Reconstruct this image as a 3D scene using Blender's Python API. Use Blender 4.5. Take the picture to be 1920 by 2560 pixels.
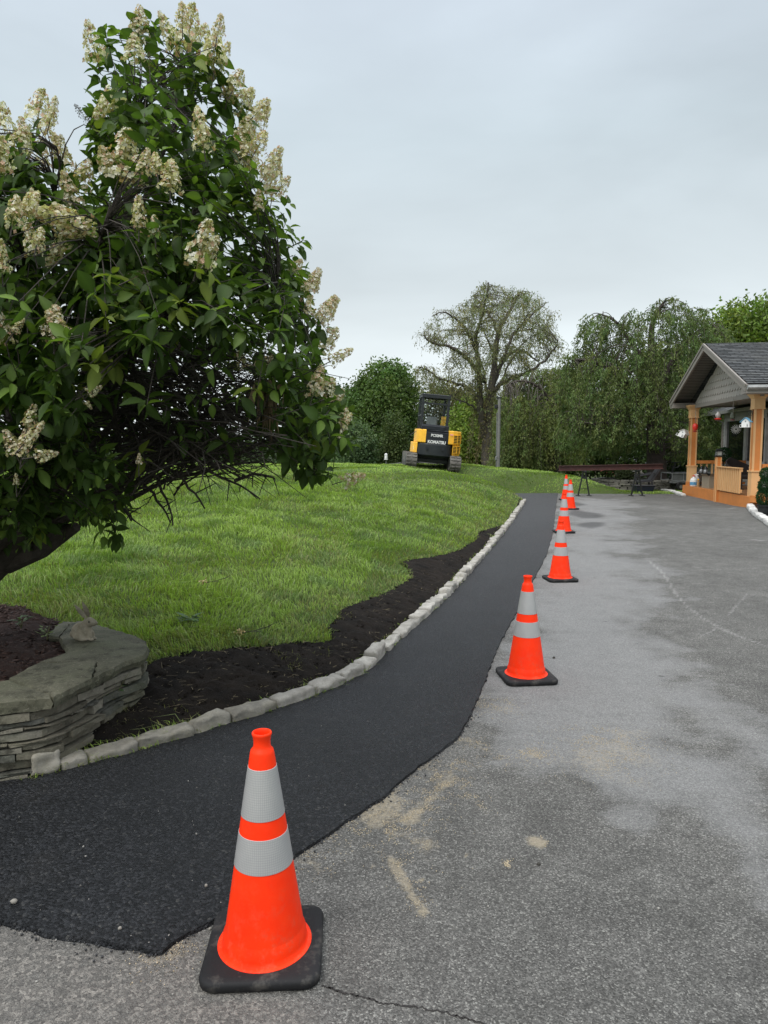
import bpy, bmesh, math, random
import numpy as np
from mathutils import Vector, Matrix, Euler
from mathutils import noise as mn
from mathutils.geometry import delaunay_2d_cdt
random.seed(7); rng = np.random.default_rng(7)
R = math.radians
for o in list(bpy.data.objects): bpy.data.objects.remove(o)
C = bpy.context.scene.collection
S = bpy.context.scene
# ------------------------------------------------------------------ camera
F = 1800.0; PITCH = R(5.08); EYE = 1.58
cam = bpy.data.cameras.new('camera'); cam.sensor_fit = 'VERTICAL'; cam.sensor_height = 24.0
cam.lens = 24.0*F/2560; cam.clip_start = .05; cam.clip_end = 3000
co = bpy.data.objects.new('camera', cam); C.objects.link(co)
co.location = (0, 0, EYE); co.rotation_euler = (R(90)-PITCH, 0, 0); S.camera = co
S.render.resolution_x = 768; S.render.resolution_y = 1024
# ------------------------------------------------------------------ world: overcast sky over a Nishita base
SUN_EL, SUN_AZ = R(52), R(210)
w = bpy.data.worlds.new('World'); S.world = w; w.use_nodes = True
nt = w.node_tree; nt.nodes.clear(); L = nt.links
def N(t, **k):
    n = nt.nodes.new(t)
    for a, b in k.items(): setattr(n, a, b)
    return n
sky = N('ShaderNodeTexSky', sky_type='NISHITA'); sky.sun_disc = False
sky.sun_elevation = SUN_EL; sky.sun_rotation = SUN_AZ; sky.dust_density = 3
tc = N('ShaderNodeTexCoord'); sep = N('ShaderNodeSeparateXYZ'); L.new(tc.outputs['Generated'], sep.inputs[0])
mp = N('ShaderNodeMapping'); mp.inputs['Scale'].default_value = (1.0, .55, 3.2); mp.inputs['Rotation'].default_value = (0, R(-14), R(25))
L.new(tc.outputs['Generated'], mp.inputs[0])
nz = N('ShaderNodeTexNoise'); nz.inputs['Scale'].default_value = 1.5; nz.inputs['Detail'].default_value = 5; nz.inputs['Roughness'].default_value = .5; nz.inputs['Distortion'].default_value = .5
L.new(mp.outputs[0], nz.inputs['Vector'])
grad = N('ShaderNodeValToRGB'); L.new(sep.outputs['Z'], grad.inputs[0])
cr = grad.color_ramp; cr.elements[0].position = 0.0; cr.elements[0].color = (.78, .83, .845, 1)
cr.elements[1].position = 1.0; cr.elements[1].color = (1.75, 1.82, 1.95, 1)
e = cr.elements.new(.14); e.color = (.655, .715, .735, 1)
e = cr.elements.new(.38); e.color = (.51, .585, .63, 1)
e = cr.elements.new(.56); e.color = (.56, .63, .71, 1)
e = cr.elements.new(.78); e.color = (1.35, 1.42, 1.52, 1)
cl = N('ShaderNodeMapRange'); L.new(nz.outputs[0], cl.inputs[0]); cl.inputs[1].default_value = .33; cl.inputs[2].default_value = .68
cl.inputs[3].default_value = .90; cl.inputs[4].default_value = 1.13
mul = N('ShaderNodeVectorMath', operation='SCALE'); L.new(grad.outputs[0], mul.inputs[0]); L.new(cl.outputs[0], mul.inputs['Scale'])
b1 = N('ShaderNodeBackground'); L.new(mul.outputs[0], b1.inputs[0]); b1.inputs[1].default_value = 0.90
b2 = N('ShaderNodeBackground'); L.new(sky.outputs[0], b2.inputs[0]); b2.inputs[1].default_value = 0.05
mx = N('ShaderNodeMixShader'); mx.inputs[0].default_value = .10; L.new(b1.outputs[0], mx.inputs[1]); L.new(b2.outputs[0], mx.inputs[2])
wo = N('ShaderNodeOutputWorld'); L.new(mx.outputs[0], wo.inputs[0])
sl = bpy.data.lights.new('sun', 'SUN'); sl.energy = 1.5; sl.angle = R(45); sl.color = (1, .96, .9)
so = bpy.data.objects.new('sun', sl); C.objects.link(so); so.rotation_euler = (R(90)-SUN_EL, 0, R(-30))
S.view_settings.view_transform = 'Standard'; S.view_settings.look = 'None'; S.view_settings.exposure = 0.54; S.view_settings.gamma = 1
# ------------------------------------------------------------------ geometry of the place
K = 1.1573
cp, sp_ = math.cos(PITCH), math.sin(PITCH)
def ray(px, py):
    a = (px-960)/F; b = (1280-py)/F
    return (a, cp+b*sp_, -sp_+b*cp)
def at(px, py, Y):
    d = ray(px, py); t = Y/d[1]; return Vector((d[0]*t, Y, EYE+d[2]*t))
def proj(P):
    P = np.asarray(P, float); x = P[:, 0]; y = P[:, 1]; z = P[:, 2]-EYE
    f = y*cp-z*sp_; u = y*sp_+z*cp
    return 960+F*x/f, 1280-F*u/f
def ss(t): t = np.clip(t, 0, 1); return t*t*(3-2*t)
def pz(x, y): return .10*ss((np.asarray(y, float)-8)/10)+.08*ss((np.asarray(x, float)-6)/3)*ss((18.8-np.asarray(y, float))/3)
def hitp(px, py, z=None):
    d = ray(px, py)
    zz = 0 if z is None else z
    for _ in range(12):
        t = (zz-EYE)/d[2]; x = d[0]*t; y = d[1]*t
        if z is not None: break
        zz = float(pz(x, y))
    return Vector((x, y, zz))
CURB_PX = [(80,1690),(130,1675),(180,1663),(298,1632),(396,1604),(495,1573),(578,1548),(660,1520),(720,1495),(775,1470),(805,1450),(830,1425),(855,1400),(880,1378),(925,1337),(980,1285),(1040,1216),(1100,1143),(1130,1098),(1137,1083)]
CURB = [hitp(a*K, b*K) for a, b in CURB_PX]
WALL_OUT = [(0,1755),(126,1741),(224,1695),(311,1650),(358,1635),(368,1617),(362,1600),(339,1588),(275,1569),(234,1556),(192,1551)]
WALLZ = .40
WO = [hitp(a, b, WALLZ) for a, b in WALL_OUT]
WI = [hitp(a, b, WALLZ) for a, b in [(-60,1725),(25,1695),(98,1654),(170,1627),(160,1613),(124,1588),(137,1562)]]
W0 = WO[0]; FARY = 23.3
PE = [(-7.5,1.2),(-4.2,2.35),(W0.x,W0.y)]+[(v.x-.02, v.y) for v in CURB]+[(2.35,FARY-1.2),(2.75,FARY),(5.5,FARY+.2),(9.4,FARY-.2),(9.7,FARY+.2),(30,FARY-2)]
PE = np.array(PE, float)
PAVED = np.vstack([PE, [(30,-5),(-7.5,-5)]])
def segdist(x, y, poly, closed=False):
    x = np.asarray(x, float); y = np.asarray(y, float); best = np.full(x.shape, 1e9)
    P = np.asarray(poly, float); n = len(P)
    for i in range(n if closed else n-1):
        a = P[i]; b = P[(i+1) % n]; d = b-a; l2 = d@d+1e-12
        t = np.clip(((x-a[0])*d[0]+(y-a[1])*d[1])/l2, 0, 1)
        best = np.minimum(best, np.hypot(x-a[0]-t*d[0], y-a[1]-t*d[1]))
    return best
def inpoly(x, y, poly):
    x = np.asarray(x, float); y = np.asarray(y, float); P = np.asarray(poly, float); n = len(P)
    r = np.zeros(x.shape, bool)
    for i in range(n):
        x1, y1 = P[i]; x2, y2 = P[(i+1) % n]
        if y1 == y2: continue
        c = ((y1 > y) != (y2 > y)) & (x < (x2-x1)*(y-y1)/(y2-y1)+x1)
        r ^= c
    return r
def H(x, y):
    x = np.asarray(x, float); y = np.asarray(y, float)
    D = segdist(x, y, PE); D = np.where(inpoly(x, y, PAVED), 0, D)
    A = np.interp(x, [-2, 0, 1.5, 3, 4.75, 6.2, 7.0, 8.0, 8.6], [.93, .94, .99, .97, .79, .66, .50, .04, .0])
    A = A*(.62+.38*ss((y-4)/12))
    far = .031*(np.minimum(y, 110)-24); far = np.where(y > 24, far, 0)*(1+.6*ss((6-x)/8))
    und = .02*np.sin(x*1.9+.6*y)*np.cos(y*1.1-x)*np.minimum(D, 1)
    return pz(x, np.minimum(y, 24))+A*(1-np.exp(-D/(2.9-1.95*ss((y-15.5)/5.5))))+.03*ss(D/.3)-far+und
def Hf(x, y): return float(H(np.array([x]), np.array([y]))[0])
def hit(px, py):
    d = ray(px, py); t = 2.0
    while t < 200:
        x, y, z = d[0]*t, d[1]*t, EYE+d[2]*t
        if z < Hf(x, y): break
        t += .04 if t < 12 else .15
    return Vector((x, y, Hf(x, y)))
def near(px, Y, dz=0):
    x = (px-960)/F*Y*1.0; return Vector((x, Y, Hf(x, Y)+dz))
# ------------------------------------------------------------------ object helpers
def tag(o, label=None, cat=None, group=None, kind=None):
    if label: o['label'] = label
    if cat: o['category'] = cat
    if group: o['group'] = group
    if kind: o['kind'] = kind
    return o
def empty(name, loc=(0,0,0), rz=0, label=None, cat=None, group=None):
    o = bpy.data.objects.new(name, None); C.objects.link(o); o.empty_display_size = .2
    o.location = loc; o.rotation_euler = (0, 0, rz) if not isinstance(rz, (tuple, list)) else rz
    return tag(o, label, cat, group)
def copy_tree(o, parent=None):
    c = o.copy(); C.objects.link(c); c.parent = parent
    for ch in [x for x in bpy.data.objects if x.parent == o and x != c]: copy_tree(ch, c)
    return c
def link(name, me, m, parent=None, smooth=False):
    for mm in (m if isinstance(m, (list, tuple)) else [m]): me.materials.append(mm)
    if smooth: me.polygons.foreach_set('use_smooth', [True]*len(me.polygons))
    o = bpy.data.objects.new(name, me); C.objects.link(o); o.parent = parent; return o
def npmesh(name, V, faces, col=None):
    """faces: list of int arrays (n,k)"""
    me = bpy.data.meshes.new(name); V = np.asarray(V, np.float32)
    me.vertices.add(len(V)); me.vertices.foreach_set('co', V.ravel())
    fs = [f for f in faces if len(f)]
    nl = sum(f.size for f in fs); npoly = sum(len(f) for f in fs)
    me.loops.add(nl); me.polygons.add(npoly)
    me.loops.foreach_set('vertex_index', np.concatenate([f.ravel() for f in fs]).astype(np.int32))
    st = []; s0 = 0
    for f in fs:
        k = f.shape[1]; st.append(s0+np.arange(len(f))*k); s0 += f.size
    me.polygons.foreach_set('loop_start', np.concatenate(st).astype(np.int32))
    if col is not None:
        a = me.color_attributes.new('col', 'FLOAT_COLOR', 'POINT')
        c4 = np.ones((len(V), 4), np.float32); c4[:, :3] = col; a.data.foreach_set('color', c4.ravel())
    me.update(calc_edges=True); me.validate(); return me
class MB:
    def __init__(s): s.v = []; s.f = []; s.mi = []; s.cur = 0
    def add(s, vs, fs):
        n = len(s.v); s.v += [tuple(v) for v in vs]; s.f += [tuple(i+n for i in f) for f in fs]; s.mi += [s.cur]*len(fs); return s
    def box(s, c, d, rot=None, jit=0, bev=0):
        c = Vector(c); vs = []
        M = Euler(rot).to_matrix() if rot else None
        if bev:
            b = bev; X, Y, Z = d[0]/2, d[1]/2, d[2]/2
            n = []
            for sx in (-1,1):
                for sy in (-1,1):
                    for sz in (-1,1):
                        n += [(sx*(X-b),sy*(Y-b),sz*Z),(sx*(X-b),sy*Y,sz*(Z-b)),(sx*X,sy*(Y-b),sz*(Z-b))]
            bm = bmesh.new(); bv = [bm.verts.new(p) for p in n]
            r = bmesh.ops.convex_hull(bm, input=bv); bm.verts.index_update()
            V = [Vector(v.co) for v in bm.verts]; fs = [[v.index for v in f.verts] for f in bm.faces]; bm.free()
            vs = [((M@p) if M else p)+c for p in V]; return s.add(vs, fs)
        for sx in (-1,1):
            for sy in (-1,1):
                for sz in (-1,1):
                    p = Vector((sx*d[0]/2+random.uniform(-jit,jit), sy*d[1]/2+random.uniform(-jit,jit), sz*d[2]/2+random.uniform(-jit,jit)))
                    vs.append(((M@p) if M else p)+c)
        return s.add(vs, [(0,1,3,2),(4,6,7,5),(0,4,5,1),(2,3,7,6),(0,2,6,4),(1,5,7,3)])
    def bar(s, a, b, w, h=None, up=(0,0,1)):
        a = Vector(a); b = Vector(b); h = h or w; d = (b-a).normalized(); u = Vector(up)
        if abs(d.dot(u)) > .98: u = Vector((0,1,0))
        r = d.cross(u).normalized(); u = r.cross(d).normalized(); vs = []
        for p in (a, b):
            for x, y in ((-1,-1),(1,-1),(1,1),(-1,1)): vs.append(p+r*(x*w/2)+u*(y*h/2))
        return s.add(vs, [(0,3,2,1),(4,5,6,7),(0,1,5,4),(1,2,6,5),(2,3,7,6),(3,0,4,7)])
    def tube(s, pts, rad, n=6, cap=True):
        pts = [Vector(p) for p in pts]; vs = []; fs = []
        if not isinstance(rad, (list, tuple)): rad = [rad]*len(pts)
        u = None
        for i, p in enumerate(pts):
            d = (pts[min(i+1, len(pts)-1)]-pts[max(i-1, 0)])
            d = d.normalized() if d.length > 1e-9 else Vector((0,0,1))
            if u is None:
                u = Vector((0,0,1)) if abs(d.z) < .9 else Vector((0,1,0))
            r = d.cross(u).normalized(); u2 = r.cross(d).normalized(); u = u2
            for k in range(n):
                a = 2*math.pi*k/n; vs.append(p+(r*math.cos(a)+u2*math.sin(a))*rad[i])
        for i in range(len(pts)-1):
            for k in range(n):
                k2 = (k+1) % n; fs.append((i*n+k, i*n+k2, (i+1)*n+k2, (i+1)*n+k))
        if cap: fs += [tuple(range(n))[::-1], tuple((len(pts)-1)*n+k for k in range(n))]
        return s.add(vs, fs)
    def lathe(s, prof, n=24, c=(0,0,0), axis=None):
        vs = []; fs = []; M = Vector((0,0,1)).rotation_difference(Vector(axis)).to_matrix() if axis else None; c = Vector(c)
        for r, z in prof:
            for k in range(n):
                a = 2*math.pi*k/n; p = Vector((r*math.cos(a), r*math.sin(a), z)); vs.append(((M@p) if M else p)+c)
        for i in range(len(prof)-1):
            for k in range(n):
                k2 = (k+1) % n; fs.append((i*n+k, i*n+k2, (i+1)*n+k2, (i+1)*n+k))
        if prof[0][0] > 1e-6: fs.append(tuple(range(n))[::-1])
        if prof[-1][0] > 1e-6: fs.append(tuple((len(prof)-1)*n+k for k in range(n)))
        return s.add(vs, fs)
    def prism(s, pts, a, b, ax='y'):
        """2D outline extruded along axis from a to b"""
        def q(p, t): return (p[0], t, p[1]) if ax == 'y' else ((t, p[0], p[1]) if ax == 'x' else (p[0], p[1], t))
        n = len(pts); vs = [q(p, a) for p in pts]+[q(p, b) for p in pts]
        fs = [tuple(range(n)), tuple(range(2*n-1, n-1, -1))]+[(i, n+i, n+(i+1) % n, (i+1) % n) for i in range(n)]
        return s.add(vs, fs)
    def ball(s, c, r, seg=12, ring=8, sc=(1,1,1)):
        c = Vector(c); vs = [c+Vector((0,0,r*sc[2]))]; fs = []
        for i in range(1, ring):
            t = math.pi*i/ring
            for k in range(seg):
                a = 2*math.pi*k/seg; vs.append(c+Vector((r*sc[0]*math.sin(t)*math.cos(a), r*sc[1]*math.sin(t)*math.sin(a), r*sc[2]*math.cos(t))))
        vs.append(c-Vector((0,0,r*sc[2]))); last = len(vs)-1
        for k in range(seg):
            k2 = (k+1) % seg; fs.append((0, 1+k, 1+k2))
            for i in range(ring-2): fs.append((1+i*seg+k, 1+(i+1)*seg+k, 1+(i+1)*seg+k2, 1+i*seg+k2))
            fs.append((1+(ring-2)*seg+k, last, 1+(ring-2)*seg+k2))
        return s.add(vs, fs)
    def build(s, name, m, parent=None, smooth=False, bevel=0, fix=True):
        me = bpy.data.meshes.new(name); me.from_pydata(s.v, [], s.f)
        if fix:
            bm = bmesh.new(); bm.from_mesh(me); bmesh.ops.recalc_face_normals(bm, faces=bm.faces)
            if bevel: bmesh.ops.bevel(bm, geom=list(bm.edges), offset=bevel, segments=2, affect='EDGES', profile=.6)
            bm.to_mesh(me); bm.free()
        if s.mi and max(s.mi) > 0 and not bevel: me.polygons.foreach_set('material_index', s.mi)
        me.update(); o = link(name, me, m, parent, smooth)
        if smooth:
            try: me.set_sharp_from_angle(angle=R(38))
            except Exception: pass
        return o
# ------------------------------------------------------------------ materials
def newmat(name):
    m = bpy.data.materials.new(name); m.use_nodes = True; t = m.node_tree; t.nodes.clear(); return m, t
def nd(t, typ, inp=None, **k):
    n = t.nodes.new(typ)
    for a, b in k.items(): setattr(n, a, b)
    for a, b in (inp or {}).items():
        if isinstance(b, bpy.types.NodeSocket): t.links.new(b, n.inputs[a])
        else: n.inputs[a].default_value = b
    return n
def c4(c): return tuple(c)+(1,) if len(c) == 3 else tuple(c)
def mixc(t, fac, a, b, mode='MIX'):
    n = nd(t, 'ShaderNodeMix', data_type='RGBA', blend_type=mode)
    for i, v in ((0, fac), (6, a), (7, b)):
        if isinstance(v, bpy.types.NodeSocket): t.links.new(v, n.inputs[i])
        else: n.inputs[i].default_value = c4(v) if i else v
    return n.outputs[2]
def ramp(t, fac, stops):
    n = nd(t, 'ShaderNodeValToRGB', {0: fac}); r = n.color_ramp
    while len(r.elements) < len(stops): r.elements.new(.5)
    for e, (p, c) in zip(r.elements, stops): e.position = p; e.color = c4(c) if isinstance(c, (tuple, list)) else (c, c, c, 1)
    return n.outputs[0]
def noise(t, vec, scale, detail=4, rough=.55, dist=0):
    return nd(t, 'ShaderNodeTexNoise', {'Vector': vec, 'Scale': scale, 'Detail': detail, 'Roughness': rough, 'Distortion': dist}).outputs[0]
def out(t, sh, disp=None):
    o = nd(t, 'ShaderNodeOutputMaterial', {0: sh}); return o
def pbr(t, col, rough=.6, metal=0, bump=None, spec=.5, extra=None):
    i = {'Base Color': c4(col) if not isinstance(col, bpy.types.NodeSocket) else col, 'Roughness': rough, 'Metallic': metal, 'Specular IOR Level': spec}
    if bump is not None: i['Normal'] = bump
    i.update(extra or {}); return nd(t, 'ShaderNodeBsdfPrincipled', i).outputs[0]
def bumpn(t, h, strength=.5, dist=.01): return nd(t, 'ShaderNodeBump', {'Height': h, 'Strength': strength, 'Distance': dist}).outputs[0]
def mat(name, c, rough=.6, metal=0, var=.18, vs=6, bs=60, bst=.15, bd=.004, dirt=None, spec=.5, extra=None):
    m, t = newmat(name); v = nd(t, 'ShaderNodeTexCoord').outputs['Object']
    n1 = noise(t, v, vs, 5); lo = tuple(x*(1-var) for x in c); hi = tuple(min(x*(1+var), 1) for x in c)
    col = ramp(t, n1, [(.3, lo), (.7, hi)])
    if dirt:
        n2 = noise(t, v, vs*2.3, 6, .7); f = ramp(t, n2, [(.52, 0.0), (.72, dirt[1])]); col = mixc(t, f, col, dirt[0])
    rr = nd(t, 'ShaderNodeMapRange', {0: n1, 3: max(rough-.1, 0), 4: min(rough+.1, 1)}).outputs[0]
    out(t, pbr(t, col, rr, metal, bumpn(t, noise(t, v, bs, 3), bst, bd), spec, extra)); return m
def leafmat(name, transl=.3, rough=.5, spec=.35, tint=1.0):
    m, t = newmat(name); a = nd(t, 'ShaderNodeAttribute', attribute_name='col').outputs['Color']
    p = pbr(t, a, rough, 0, None, spec)
    tr = nd(t, 'ShaderNodeBsdfTranslucent', {0: mixc(t, 1.0, a, (1.3*tint, 1.45*tint, .6*tint), 'MULTIPLY')}).outputs[0]
    out(t, nd(t, 'ShaderNodeMixShader', {0: transl, 1: p, 2: tr}).outputs[0]); return m
# ================================================================== GROUND
def coords(t): return nd(t, 'ShaderNodeTexCoord').outputs['Object']
def attr(t, n): return nd(t, 'ShaderNodeAttribute', attribute_name=n).outputs['Fac']
# --- lawn sheet
m, t = newmat('lawn_soil'); v = coords(t)
c = ramp(t, noise(t, v, .35, 5), [(.35, (.050,.085,.018)), (.65, (.085,.13,.030))])
c = mixc(t, ramp(t, noise(t, v, 9, 6, .7), [(.45, 0.0), (.75, .8)]), c, (.10,.10,.042))
c = mixc(t, ramp(t, noise(t, v, 60, 5, .8), [(.4, 0.0), (.7, .6)]), c, (.03,.045,.010))
out(t, pbr(t, c, .9, 0, bumpn(t, noise(t, v, 45, 6, .8), .8, .03), .2)); M_LAWN = m
xs = np.concatenate([-np.geomspace(600, 14, 26), np.arange(-13, 14.01, .25), np.geomspace(14.5, 600, 26)])
ys = np.concatenate([[-60,-30,-15,-8,-4], np.arange(-2, 34, .25), np.geomspace(34.5, 1500, 60)])
X, Y = np.meshgrid(xs, ys); hx = H(X.ravel(), Y.ravel())
D = segdist(X.ravel(), Y.ravel(), PE); ins = inpoly(X.ravel(), Y.ravel(), PAVED)
Z = hx-np.where(ins, .05*ss(D/.3), 0)-.012
V = np.c_[X.ravel(), Y.ravel(), Z]; nx = len(xs)
i = np.arange((len(ys)-1)*(nx-1)); a = (i//(nx-1))*nx+i % (nx-1)
me = npmesh('lawn', V, [np.c_[a, a+1, a+1+nx, a+nx]]); o = link('lawn', me, M_LAWN, None, True); o['kind'] = 'structure'
# --- old driveway: fan grid, worn patches carried as masks, aggregate in the shader
ns, nr = 420, 430
s_ = np.linspace(-1.25, .80, ns); tt = np.linspace(0, 1, nr)
yend = np.interp(s_, [-.2, .10, .12, .24, .40, .42, .8], [FARY-.9, FARY-1.0, FARY+.05, FARY+.2, FARY-.15, FARY+.2, FARY+.2])
yend = yend+.06*np.sin(s_*130)+.04*np.sin(s_*331)
Yg = .55*(yend[None, :]/.55)**tt[:, None]; Xg = Yg*s_[None, :]
xw, yw = Xg.ravel(), Yg.ravel(); zw = pz(xw, yw)
def fbm(x, y, sc, seed=0.0, oc=4):
    return np.array([mn.fractal(Vector((a*sc, b*sc, seed)), 1.0, 2.0, oc) for a, b in zip(x, y)], np.float32)
n1 = fbm(xw, yw, .9, 3.1); n2 = fbm(xw, yw, 3.7, 7.7)
def pw(pts): return np.array([[hitp(a, b).x, hitp(a, b).y] for a, b in pts])
dz = lambda L: [(a/2.304+1200, b/2.304+1200) for a, b in L]      # coordinates read off an enlarged view
d5 = lambda L: [(a/1.36+700, b/1.36+1700) for a, b in L]
light = pw(dz([(560,110),(820,120),(830,300),(900,440),(990,560),(1030,745),(920,780),(905,860),(1110,945),(1060,1010),(1200,1100),(1270,1200),(1500,1300),(1659,1400),(1660,1640),(1500,1500),(1180,1340),(1080,1460),(1350,1600),(1500,1751),(900,1900),(500,1720),(-100,1700),(-30,1300),(200,900),(400,340),(455,230),(470,110)]))
dl = segdist(xw, yw, light, True); il = inpoly(xw, yw, light)
sc = .05+.035*yw
mlight = ss(.5+np.where(il, dl, -dl)/(sc*3)+.35*n2+.35*n1)
streak2 = pw([(1920,2070),(1840,2010),(1760,1960),(1690,1985),(1760,2040),(1850,2130),(1920,2260)])
d2 = segdist(xw, yw, streak2, True); i2 = inpoly(xw, yw, streak2)
mlight = np.maximum(mlight, .9*ss(.5+np.where(i2, d2, -d2)/.35+.3*n2))
apron = pw([(-200,2290),(130,2335),(300,2375),(420,2395),(520,2330),(560,2420),(620,2460),(760,2500),(860,2700),(-300,2700)])
da = segdist(xw, yw, apron, True); ia = inpoly(xw, yw, apron)
mapr = ss(.5+np.where(ia, da, -da)/.12+.2*n2)
# dark wet patches
mdark = np.zeros_like(xw)
for P in ([(1430,1272),(1465,1279),(1500,1284),(1513,1290),(1495,1296),(1455,1296),(1420,1285)], [(1452,1308),(1478,1305),(1512,1306),(1508,1315),(1478,1321),(1450,1316),(1437,1311)], [(1420,1255),(1440,1255),(1466,1262),(1440,1266)]):
    q = pw(P); dd = segdist(xw, yw, q, True); ii = inpoly(xw, yw, q); mdark = np.maximum(mdark, ss(.5+np.where(ii, dd, -dd)/.18+.25*n2))
# sand spills
msand = np.zeros_like(xw)
SANDB = []
def blob(px, py, r, k=1.0, el=1.0):
    global msand; p = hitp(px, py); SANDB.append((p, r, k)); d = np.hypot((xw-p.x), (yw-p.y)/el)/r; msand = np.maximum(msand, k*ss(1.15-d+.75*n2+.2*n1))
SANDL = []
def line(L, wd, k=1.0, conv=d5):
    global msand; SANDL.append(([hitp(*p_) for p_ in conv(L)], wd, k)); q = pw(conv(L)); d = segdist(xw, yw, q)/(wd*2.0); msand = np.maximum(msand, k*.75*ss(1.0-d+1.3*n2))
line([(630,265),(590,300),(555,370),(500,420),(440,485)], .035, .95)
line([(380,395),(330,440),(240,500),(200,510)], .07, .85)
line([(300,490),(390,520),(480,548)], .06, .9)
line([(480,290),(545,330),(540,370)], .04, .6)
line([(375,600),(420,680),(484,790)], .012, .95)
line([(650,205),(700,240),(780,290)], .013, .8)
line([(130,545),(80,580)], .05, .7)
line([(590,330),(660,410),(700,450)], .02, .5)
line([(60,610),(120,620),(130,650)], .02, .6)
for a, b, r, k in ((1330,1885,.10,.8),(1470,1895,.30,.45),(1545,1870,.30,.5),(1490,1845,.22,.3),(1342,2106,.035,1),(1274,2160,.022,.9),(1055,2202,.015,.9),(1165,2137,.012,1),(933,2163,.012,.8),(1165,1850,.1,.3),(420,2370,.12,.5),(1240,1765,.2,.3)): blob(a, b, r, k)
mchalk = np.zeros_like(xw)
def chalk(L, wd, k, conv=dz):
    global mchalk; q = pw(conv(L)); d = segdist(xw, yw, q)/wd; mchalk = np.maximum(mchalk, k*ss(1.25-d+.4*n2))
chalk([(970,465),(1040,520),(1090,590),(1130,660),(1200,735),(1300,805),(1400,860),(1500,905),(1700,970)], .035, .62)
chalk([(1540,655),(1480,720),(1420,790)], .03, .5); chalk([(1360,850),(1330,875),(1275,893)], .02, .5)
chalk([(1605,1080),(1600,1120),(1570,1143)], .012, .4)
for a, b, r in ((1485,160,.35),(1390,168,.25),(1280,130,.2),(1160,100,.2),(1260,300,.25),(1200,310,.15),(1620,350,.25),(1440,165,.2)):
    p = hitp(a/2.304+1200, b/2.304+1200); d = np.hypot((xw-p.x)/1.0, (yw-p.y)/.8)/r; mchalk = np.maximum(mchalk, .8*ss(.9-d+.9*n2))
me = npmesh('driveway', np.c_[xw, yw, zw+.004], [])if 0 else None
i = np.arange((nr-1)*(ns-1)); a = (i//(ns-1))*ns+i % (ns-1)
me = npmesh('driveway', np.c_[xw, yw, zw], [np.c_[a, a+1, a+1+ns, a+ns]])
for nm, val in (('light', mlight), ('apron', mapr), ('dark', mdark), ('sand', msand), ('chalk', mchalk)):
    at_ = me.attributes.new(nm, 'FLOAT', 'POINT'); at_.data.foreach_set('value', np.clip(val, 0, 1).astype(np.float32))
m, t = newmat('old_asphalt'); v = coords(t)
vor = nd(t, 'ShaderNodeTexVoronoi', {'Vector': v, 'Scale': 190, 'Randomness': 1}, feature='F1')
vd = vor.outputs['Distance']; vc = nd(t, 'ShaderNodeSeparateColor', {0: vor.outputs['Color']}).outputs[0]
fine = noise(t, v, 170, 5, .75); mid = noise(t, v, 5, 6, .65); big = noise(t, v, .8, 4)
base = ramp(t, vc, [(.0, (.070,.069,.064)), (.5, (.118,.115,.107)), (.88, (.18,.176,.163)), (1, (.30,.295,.27))])
base = mixc(t, 1.0, base, ramp(t, mid, [(.3, .78), (.7, 1.18)]), 'MULTIPLY')
base = mixc(t, 1.0, base, ramp(t, big, [(.35, .88), (.65, 1.1)]), 'MULTIPLY')
mps = nd(t, 'ShaderNodeMapping', {'Vector': v, 'Scale': (1.6, 5.5, 1), 'Rotation': (0, 0, .25)}).outputs[0]
streak = noise(t, mps, 2.2, 7, .72)
def addm(a, b, op='ADD'): return nd(t, 'ShaderNodeMath', {0: a, 1: b}, operation=op).outputs[0]
lsum = addm(addm(addm(attr(t, 'light'), 1.0, 'MULTIPLY'), addm(streak, 1.1, 'MULTIPLY')), addm(fine, .45, 'MULTIPLY'))
lm = ramp(t, addm(lsum, .5, 'MULTIPLY'), [(.50, 0.0), (.62, .34), (.88, .66)])
lm = addm(lm, ramp(t, vc, [(0, .55), (1, 1.0)]), 'MULTIPLY')
base = mixc(t, lm, base, (.30,.30,.296))
base = mixc(t, nd(t, 'ShaderNodeMath', {0: attr(t, 'dark'), 1: .75}, operation='MULTIPLY').outputs[0], base, (.065,.064,.064))
vor2 = nd(t, 'ShaderNodeTexVoronoi', {'Vector': v, 'Scale': 120}, feature='F1')
ap = ramp(t, nd(t, 'ShaderNodeSeparateColor', {0: vor2.outputs['Color']}).outputs[0], [(0, (.10,.095,.088)), (.6, (.17,.16,.145)), (1, (.30,.28,.25))])
base = mixc(t, nd(t, 'ShaderNodeMath', {0: attr(t, 'apron'), 1: ramp(t, noise(t, v, 14, 6, .75), [(.35, .35), (.6, 1.0)])}, operation='MULTIPLY').outputs[0], base, ap)
smask = ramp(t, addm(addm(attr(t, 'sand'), .36, 'MULTIPLY'), noise(t, v, 38, 8, .9)), [(.60, 0.0), (.80, .52)])
base = mixc(t, smask, base, (.46,.39,.27))
cm = ramp(t, addm(addm(attr(t, 'chalk'), .45, 'MULTIPLY'), noise(t, v, 20, 8, .9)), [(.64, 0.0), (.84, .46)])
base = mixc(t, cm, base, (.44,.43,.41))
spots = nd(t, 'ShaderNodeTexVoronoi', {'Vector': v, 'Scale': 2.6, 'Randomness': 1}, feature='F1').outputs['Distance']
sm = ramp(t, nd(t, 'ShaderNodeMath', {0: spots, 1: nd(t, 'ShaderNodeMath', {0: noise(t, v, 22, 4), 1: .16}, operation='MULTIPLY').outputs[0]}, operation='ADD').outputs[0], [(.105, 0.6), (.15, 0.0)])
base = mixc(t, sm, base, (.05,.048,.045))
hgt = nd(t, 'ShaderNodeMath', {0: nd(t, 'ShaderNodeMath', {0: vd, 1: -.9}, operation='MULTIPLY').outputs[0], 1: fine}, operation='ADD').outputs[0]
out(t, pbr(t, base, .88, 0, bumpn(t, hgt, .85, .006), .2))
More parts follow.
